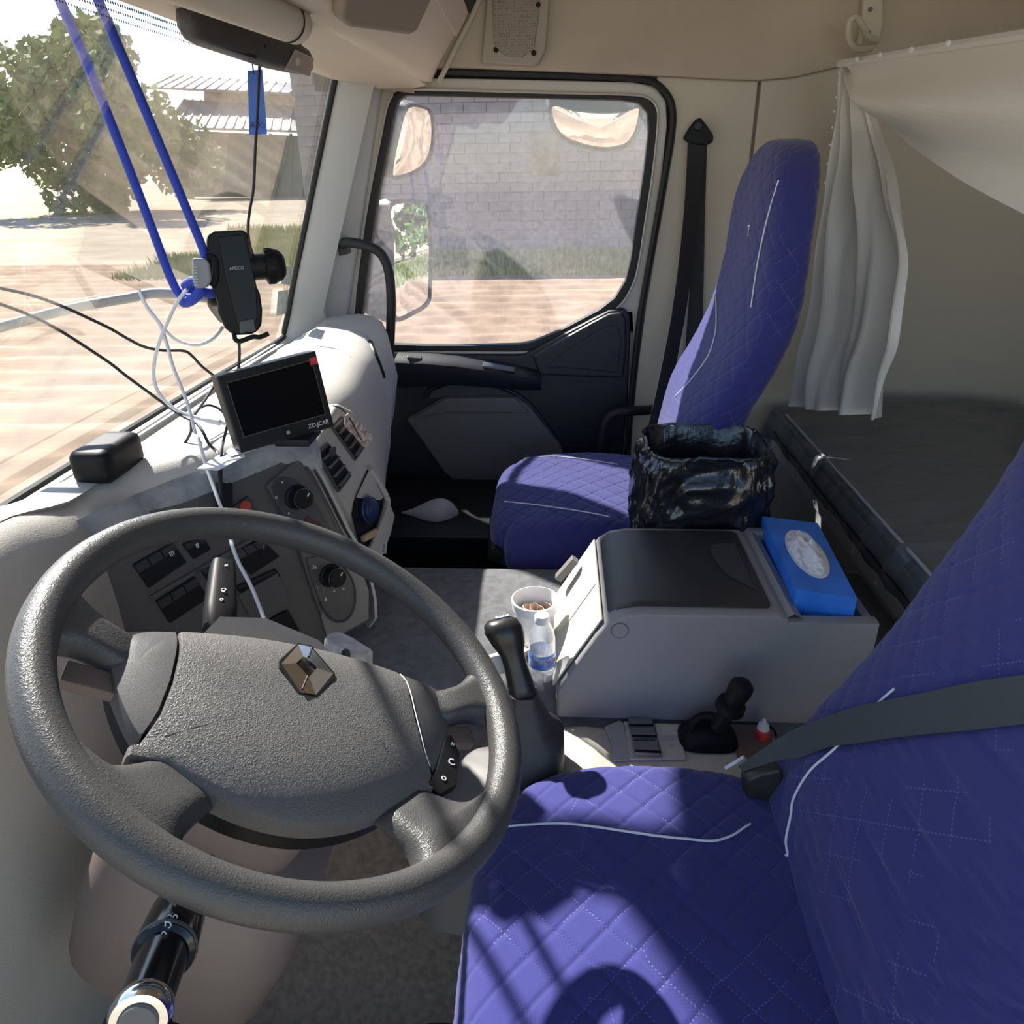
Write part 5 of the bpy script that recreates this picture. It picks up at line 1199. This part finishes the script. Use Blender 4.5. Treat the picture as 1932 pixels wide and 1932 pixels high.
# papers under the monitor
pa = thing('paper_slip', P(430, 850, z=.872), 'white paper slips tucked beside the monitor on dashboard', 'paper')
prism('sheet', [P(372, 885, z=.871), P(448, 838, z=.871), P(462, 862, z=.871), P(412, 888, z=.871)], (0, 0, .0012), m_tissue, pa)
prism('sheet', [P(425, 852, z=.874), P(448, 840, z=.874), P(455, 856, z=.874), P(435, 862, z=.874)], (0, 0, .0008), m_tissue, pa)
bx = thing('dashboard_gadget', P(245, 855, z=.86), 'black rounded gadget at the windscreen foot, far left', 'gadget')
rbox('gadget_body', (.028, .05, .024), .012, (10, 10, 10), Matrix.Translation(P(204, 862, z=.885)), m_black, bx)
# vent ornament
orn = thing('vent_ornament', f3(1690, 60, .02), 'white and brown cut-out figure clipped on the air vent', 'ornament')
m_orn = mat('ornament_print', (.80, .78, .77), .6, col2=(.36, .19, .09), vscale=130)
of = [(1575, 10), (1580, -60), (1600, -75), (1640, -30), (1690, -10), (1730, 30), (1745, 60), (1785, 90), (1785, 120), (1765, 150), (1740, 185), (1715, 170), (1690, 140), (1640, 80), (1600, 50)]
prism('cutout', [f3(a, b, .018) for a, b in of], FN*.003, m_orn, orn, .0008)
# windscreen stickers
for i, (ql, lab) in enumerate([([(1165, 545), (1190, 415), (1250, 410), (1235, 555)], 'small faded inspection sticker on windscreen, the upper one'), ([(1130, 790), (1145, 600), (1225, 590), (1205, 770)], 'small printed inspection sticker on windscreen, the lower one')]):
    stk = [P(240+.24845*a, 400+.24845*b, x=-.70) for a, b in ql]
    def onws(p):
        d = (p-CAM); best = None
        for k in range(400):
            t = .9+k*.0008; q = CAM+d*t; tt = (q.z-WB.z)/(WT.z-WB.z)
            if q.x <= wsp(tt, q.y).x+.004: return q
        return p
    w = [onws(p) for p in stk]; o = prism('windscreen_sticker', w, (.0008, 0, 0), mat('sticker_print', (.62, .64, .58), .6, col2=(.45, .48, .46), vscale=60) if 'sticker_print' not in MATS else MATS['sticker_print'])
    tag(o, lab, 'sticker', 'windscreen stickers')
# ================================================================== cables
def k1(a, b, y): return P(240+.24845*a, .24845*b, y=y)
def k2(a, b, y): return P(240+.24845*a, 400+.24845*b, y=y)
def k3(a, b, y): return P(240+.24845*a, 800+.24845*b, y=y)
def cable(name, pts, r, m, label, plug=None):
    o = tag(tube(name, pts, r, m, n=8, sub=8), label, 'cable'); return o
m_cw = mat('white_cable', (.72, .72, .74), .45); m_cb = mat('black_cable', (.02, .02, .022), .45)
m_cbr = mat('brown_cable', (.035, .025, .025), .45)
cable('white_cable', [k2(455, 590, 1.085), k2(430, 615, 1.085), k2(370, 700, 1.08), k2(300, 850, 1.075), k2(240, 1000, 1.07), k2(205, 1150, 1.065), k2(205, 1280, 1.06), k2(250, 1390, 1.055), k2(340, 1480, 1.05), k2(430, 1530, 1.05), k2(560, 1572, 1.05)], .0028, m_cw, 'thick white charging cable looping left of the monitor')
pg = thing('charger_plug', k2(650, 1590, 1.05), 'white charger plug lying in front of the monitor edge', 'plug')
pa0, pa1 = k2(560, 1570, 1.05), k2(745, 1608, 1.05); pl_ = (pa1-pa0).length
lathe('plug_sleeve', [(.0025, 0), (.0036, .003), (.0042, pl_*.25), (.0048, pl_*.3), (.0048, pl_*.78), (.0035, pl_*.82)], pa0, pa1-pa0, m_white, pg, n=16)
lathe('plug_tip', [(.0028, pl_*.8), (.0028, pl_*1.0)], pa0, pa1-pa0, m_white, pg, n=12)
cable('white_cable', [k2(95, 598, 1.10), k2(110, 640, 1.095), k2(160, 740, 1.09), k2(250, 860, 1.08), k2(300, 1000, 1.07), k2(350, 1180, 1.06), k2(430, 1380, 1.045), k2(480, 1530, 1.035), k2(520, 1690, 1.02), k3(540, 110, 1.0), k3(600, 320, .97), k3(660, 490, .945), k3(715, 640, .92), k3(770, 800, .89), k3(800, 930, .86), k3(850, 1060, .84), k3(940, 1230, .82), k3(1010, 1400, .80), k3(1060, 1540, .78), k3(1110, 1680, .76)], .0026, m_cw, 'long white cable hanging from rod down behind steering wheel')
cable('white_cable', [k2(95, 600, 1.105), k2(130, 690, 1.10), k2(220, 810, 1.095), k2(320, 930, 1.09), k2(420, 990, 1.09), k2(540, 1008, 1.09), k2(650, 960, 1.10), k2(725, 875, 1.12)], .0026, m_cw, 'white cable drooping under the phone holder')
cable('black_cable', [k2(-1400, 500, .9), k2(-700, 640, .97), k2(-200, 850, 1.02), k2(0, 960, 1.05), k2(120, 1020, 1.07), k2(260, 1050, 1.09), k2(430, 1055, 1.11), k2(500, 1100, 1.12), k2(560, 1165, 1.13), k2(665, 1250, 1.15)], .0022, m_cb, 'upper black cable running to the monitor corner')
cable('black_cable', [k2(-1400, 560, .9), k2(-700, 800, .97), k2(-200, 1100, 1.02), k2(0, 1250, 1.04), k2(150, 1360, 1.05), k2(300, 1470, 1.055), k2(420, 1550, 1.045), k2(520, 1600, 1.035), k2(575, 1670, 1.02), k2(620, 1760, 1.01), k2(685, 1830, 1.0), k3(692, 300, .965), k3(705, 480, .945), k3(715, 560, .94)], .0022, m_cb, 'lower black cable crossing the windscreen foot to cockpit edge')
cable('black_cable', [k2(850, 985, 1.085), k2(852, 1100, 1.08), k2(840, 1220, 1.07), k2(810, 1400, 1.05), k2(765, 1600, 1.035), k2(735, 1720, 1.02), k3(718, 200, .99), k3(712, 350, .965), k3(716, 500, .945)], .0022, m_cb, 'black cable dropping from the phone holder foot')
cable('black_cable', [k2(665, 1310, 1.16), k2(610, 1400, 1.13), k2(540, 1500, 1.09), k2(488, 1580, 1.06), k2(480, 1680, 1.06), k2(400, 1790, 1.07), k2(250, 1845, 1.06), k2(150, 1885, 1.04), k3(0, 355, 1.0), k3(-300, 480, .95)], .0022, m_cb, 'black cable trailing over the sunlit dashboard to the left')
cable('black_cable', [k2(505, 1530, 1.09), k2(560, 1485, 1.11), k2(620, 1468, 1.13), k2(690, 1490, 1.14), k2(745, 1540, 1.14)], .0020, m_cb, 'short black cable loop behind the monitor edge')
cable('black_cable', [k2(490, 1640, 1.06), k2(560, 1755, 1.05), k2(640, 1815, 1.05), k2(740, 1850, 1.06), k2(820, 1862, 1.07)], .0020, m_cb, 'black cable tucked under the lower monitor corner')
cable('brown_cable', [k1(1005, 470, 1.24), k1(1000, 620, 1.23), k1(990, 850, 1.21), k1(972, 1150, 1.18), k1(960, 1420, 1.16), k1(930, 1600, 1.14), k1(918, 1720, 1.13), k1(925, 1830, 1.12), k1(950, 1930, 1.115)], .0022, m_cbr, 'thin dark cable hanging from the camera to phone holder')
cable('black_cable', [P(628, 765, y=1.24), P(645, 772, y=1.25), P(660, 790, y=1.25), P(672, 812, y=1.24), P(682, 830, y=1.22)], .0012, m_cb, 'thin black wire from the monitor over the vent ornament')
cl_ = thing('cable_clip', k3(700, 530, .94), 'black tape holding cables at the cockpit rim', 'clip')
obox('tape_wrap', c3(692, 540, .02), (c3(720, 540)-c3(692, 540)).normalized()*.010, CN*.008, (c3(692, 500)-c3(692, 540)).normalized()*.022, m_black, cl_, .003)
# things in the cubby and the footwell
cap_ = thing('blue_jar', f3(1790, 660, .02), 'dark blue capped jar in the dashboard cubby', 'jar')
jc = f3(1795, 650, .004)
lathe('jar_cap', [(.024, -.002), (.025, .012), (.023, .016), (.019, .017), (.018, .020), (.012, .021), (.003, .0215)], jc, FN, mat('jar_blue', (.012, .025, .09), .3), cap_, n=32)
lathe('jar_rim', [(.0255, .004), (.0265, .006), (.0255, .008)], jc, FN, mat('jar_rim_blue', (.03, .05, .13), .3), cap_, n=32)
rg = thing('tan_rag', f3(1800, 830, .01), 'crumpled tan wrapper at the bottom of the cubby', 'wrapper')
prism('rag_fold', [f3(1745, 850, .006), f3(1790, 820, .006), f3(1850, 790, .006), f3(1840, 850, .006), f3(1790, 880, .006), f3(1750, 900, .006)], FN*.01, mat('tan_paper', (.42, .32, .2), .8), rg, .003)
shq = thing('work_shoe', P(810, 968, z=.09), 'pale grey shoe lying in the dark passenger footwell', 'shoe')
so_ = P(812, 968, y=1.75)
def shoe(u, v):
    a = u*2*math.pi; t = v
    ln = math.sin(math.pi*(t**1.5*.96+.02)); x = -.075+.15*t
    hgt = .022+.025*t
    return so_+V((x, .045*ln*math.cos(a), .5*hgt*2*ln**.7*max(-.35, math.sin(a))))
grid('shoe_upper', shoe, 28, 24, mat('shoe_grey', (.42, .40, .42), .8, bump=.5, bscale=80), shq, ang=None)
sb_ = box('shoe_step', (so_.x-.3, 1.62, .08), (so_.x+.26, 2.0, so_.z-.004), m_black, None, .01)
tag(sb_, 'black step box in the passenger footwell below the door', 'step')
# ================================================================== outside mirrors
m_mir = mat('mirror_glass', (.82, .82, .84), .015, metal=1)
m_mirh = mat('mirror_housing', (.045, .045, .05), .5)
def mirror(name, outl, cpx, y, n, label, depth, conv, hous, arm):
    n = V(n).normalized(); c = P(*cpx, y=y); t = thing(name, c, label, 'mirror', 'outside mirrors')
    pl = [PL(a, b, c, n) for a, b in outl]
    pl = catmull(pl, 4, True); cen = sum(pl, V())/len(pl)
    rs = [[cen+(p-cen)*L+n*(conv*(1-L*L)) for p in pl] for L in (1, .85, .65, .4, .2, .04)]
    rings('mirror_glass', rs, m_mir, t, ang=None)
    big = [cen+(p-cen)*1.06 for p in pl]
    band('mirror_bezel', [cen+(p-cen)*.985+n*.002 for p in pl], big, n*.006, m_mirh, t, bev=.002)
    rs = [[cen+(p-cen)*1.06-n*.001 for p in pl], [cen+(p-cen)*1.08-n*depth*.4+V(hous)*.3 for p in pl], [cen+(p-cen)*.95-n*depth*.9+V(hous) for p in pl], [cen+(p-cen)*.6-n*depth+V(hous) for p in pl]]
    rings('mirror_shell', rs, m_mirh, t, ang=50)
    tube('mirror_arm', [cen-n*depth*.8]+[V(a) for a in arm], .013, m_rub, t)
mirror('main_mirror', [(738,388),(795,384),(806,392),(812,440),(811,540),(806,570),(780,588),(746,598),(742,540),(740,450)], (776, 490), 2.46, (.80, -.60, .055), 'tall main door mirror reflecting sky, trees and yard', .07, .0008, (-.06, 0, 0), [(-.60, 2.42, .80), (-.64, 2.30, .80), (-.66, 2.11, .82)])
mirror('wide_angle_mirror', [(768,202),(800,204),(813,215),(818,245),(814,285),(800,312),(775,328),(742,334),(740,310),(752,250)], (780, 265), 2.5, (.78, -.53, -.42), 'upper wide angle mirror beside the front pillar, reflecting soil', .05, .006, (-.05, .02, 0), [(-.55, 2.45, 1.25), (-.60, 2.3, 1.22), (-.60, 2.11, 1.2)])
mirror('kerb_mirror', [(1042,196),(1080,205),(1130,210),(1175,208),(1206,200),(1206,228),(1196,258),(1178,276),(1140,282),(1095,274),(1060,258),(1042,228)], (1122, 240), 2.42, (.09, -.55, -.80), 'kerb mirror hanging above the passenger window', .06, .012, (0, .02, .02), [(.10, 2.40, 1.44), (.10, 2.30, 1.50), (.10, 2.15, 1.52)])

# unseen blocker added outside above the windscreen, shaped to cast the driver seat shadow
fm_ = thing('seat_shadow_blocker', (-.95, 1.72, 1.85), 'unseen added blocker outside above the windscreen, shading the driver seat', 'mirror')
k_ = SUN*(1.38/SUN.z)
shp = catmull([V((x, y, .5))+k_ for x, y in [(-.05, .695), (.06, .665), (.16, .622), (.20, .59), (.15, .565), (.06, .545), (-.01, .60), (-.06, .66)]], 3, True)
c = sum(shp, V())/len(shp)
prism('mirror_shell', shp, SUN*.05, m_mirh, fm_, .004)  # added plate, outlined as the shadow it casts
prism('blocker_strip', [V((x, y, .5))+k_ for x, y in [(.08, .55), (.155, .585), (.215, .49), (.26, .38), (.20, .36), (.135, .46)]], SUN*.02, m_mirh, fm_, .003)  # added strip, shaped for the second band of shadow
tube('mirror_arm', [c, c+V((.15, .06, .03)), V((-.56, 1.75, 1.58)), V((-.50, 1.75, 1.56))], .014, m_rub, fm_)
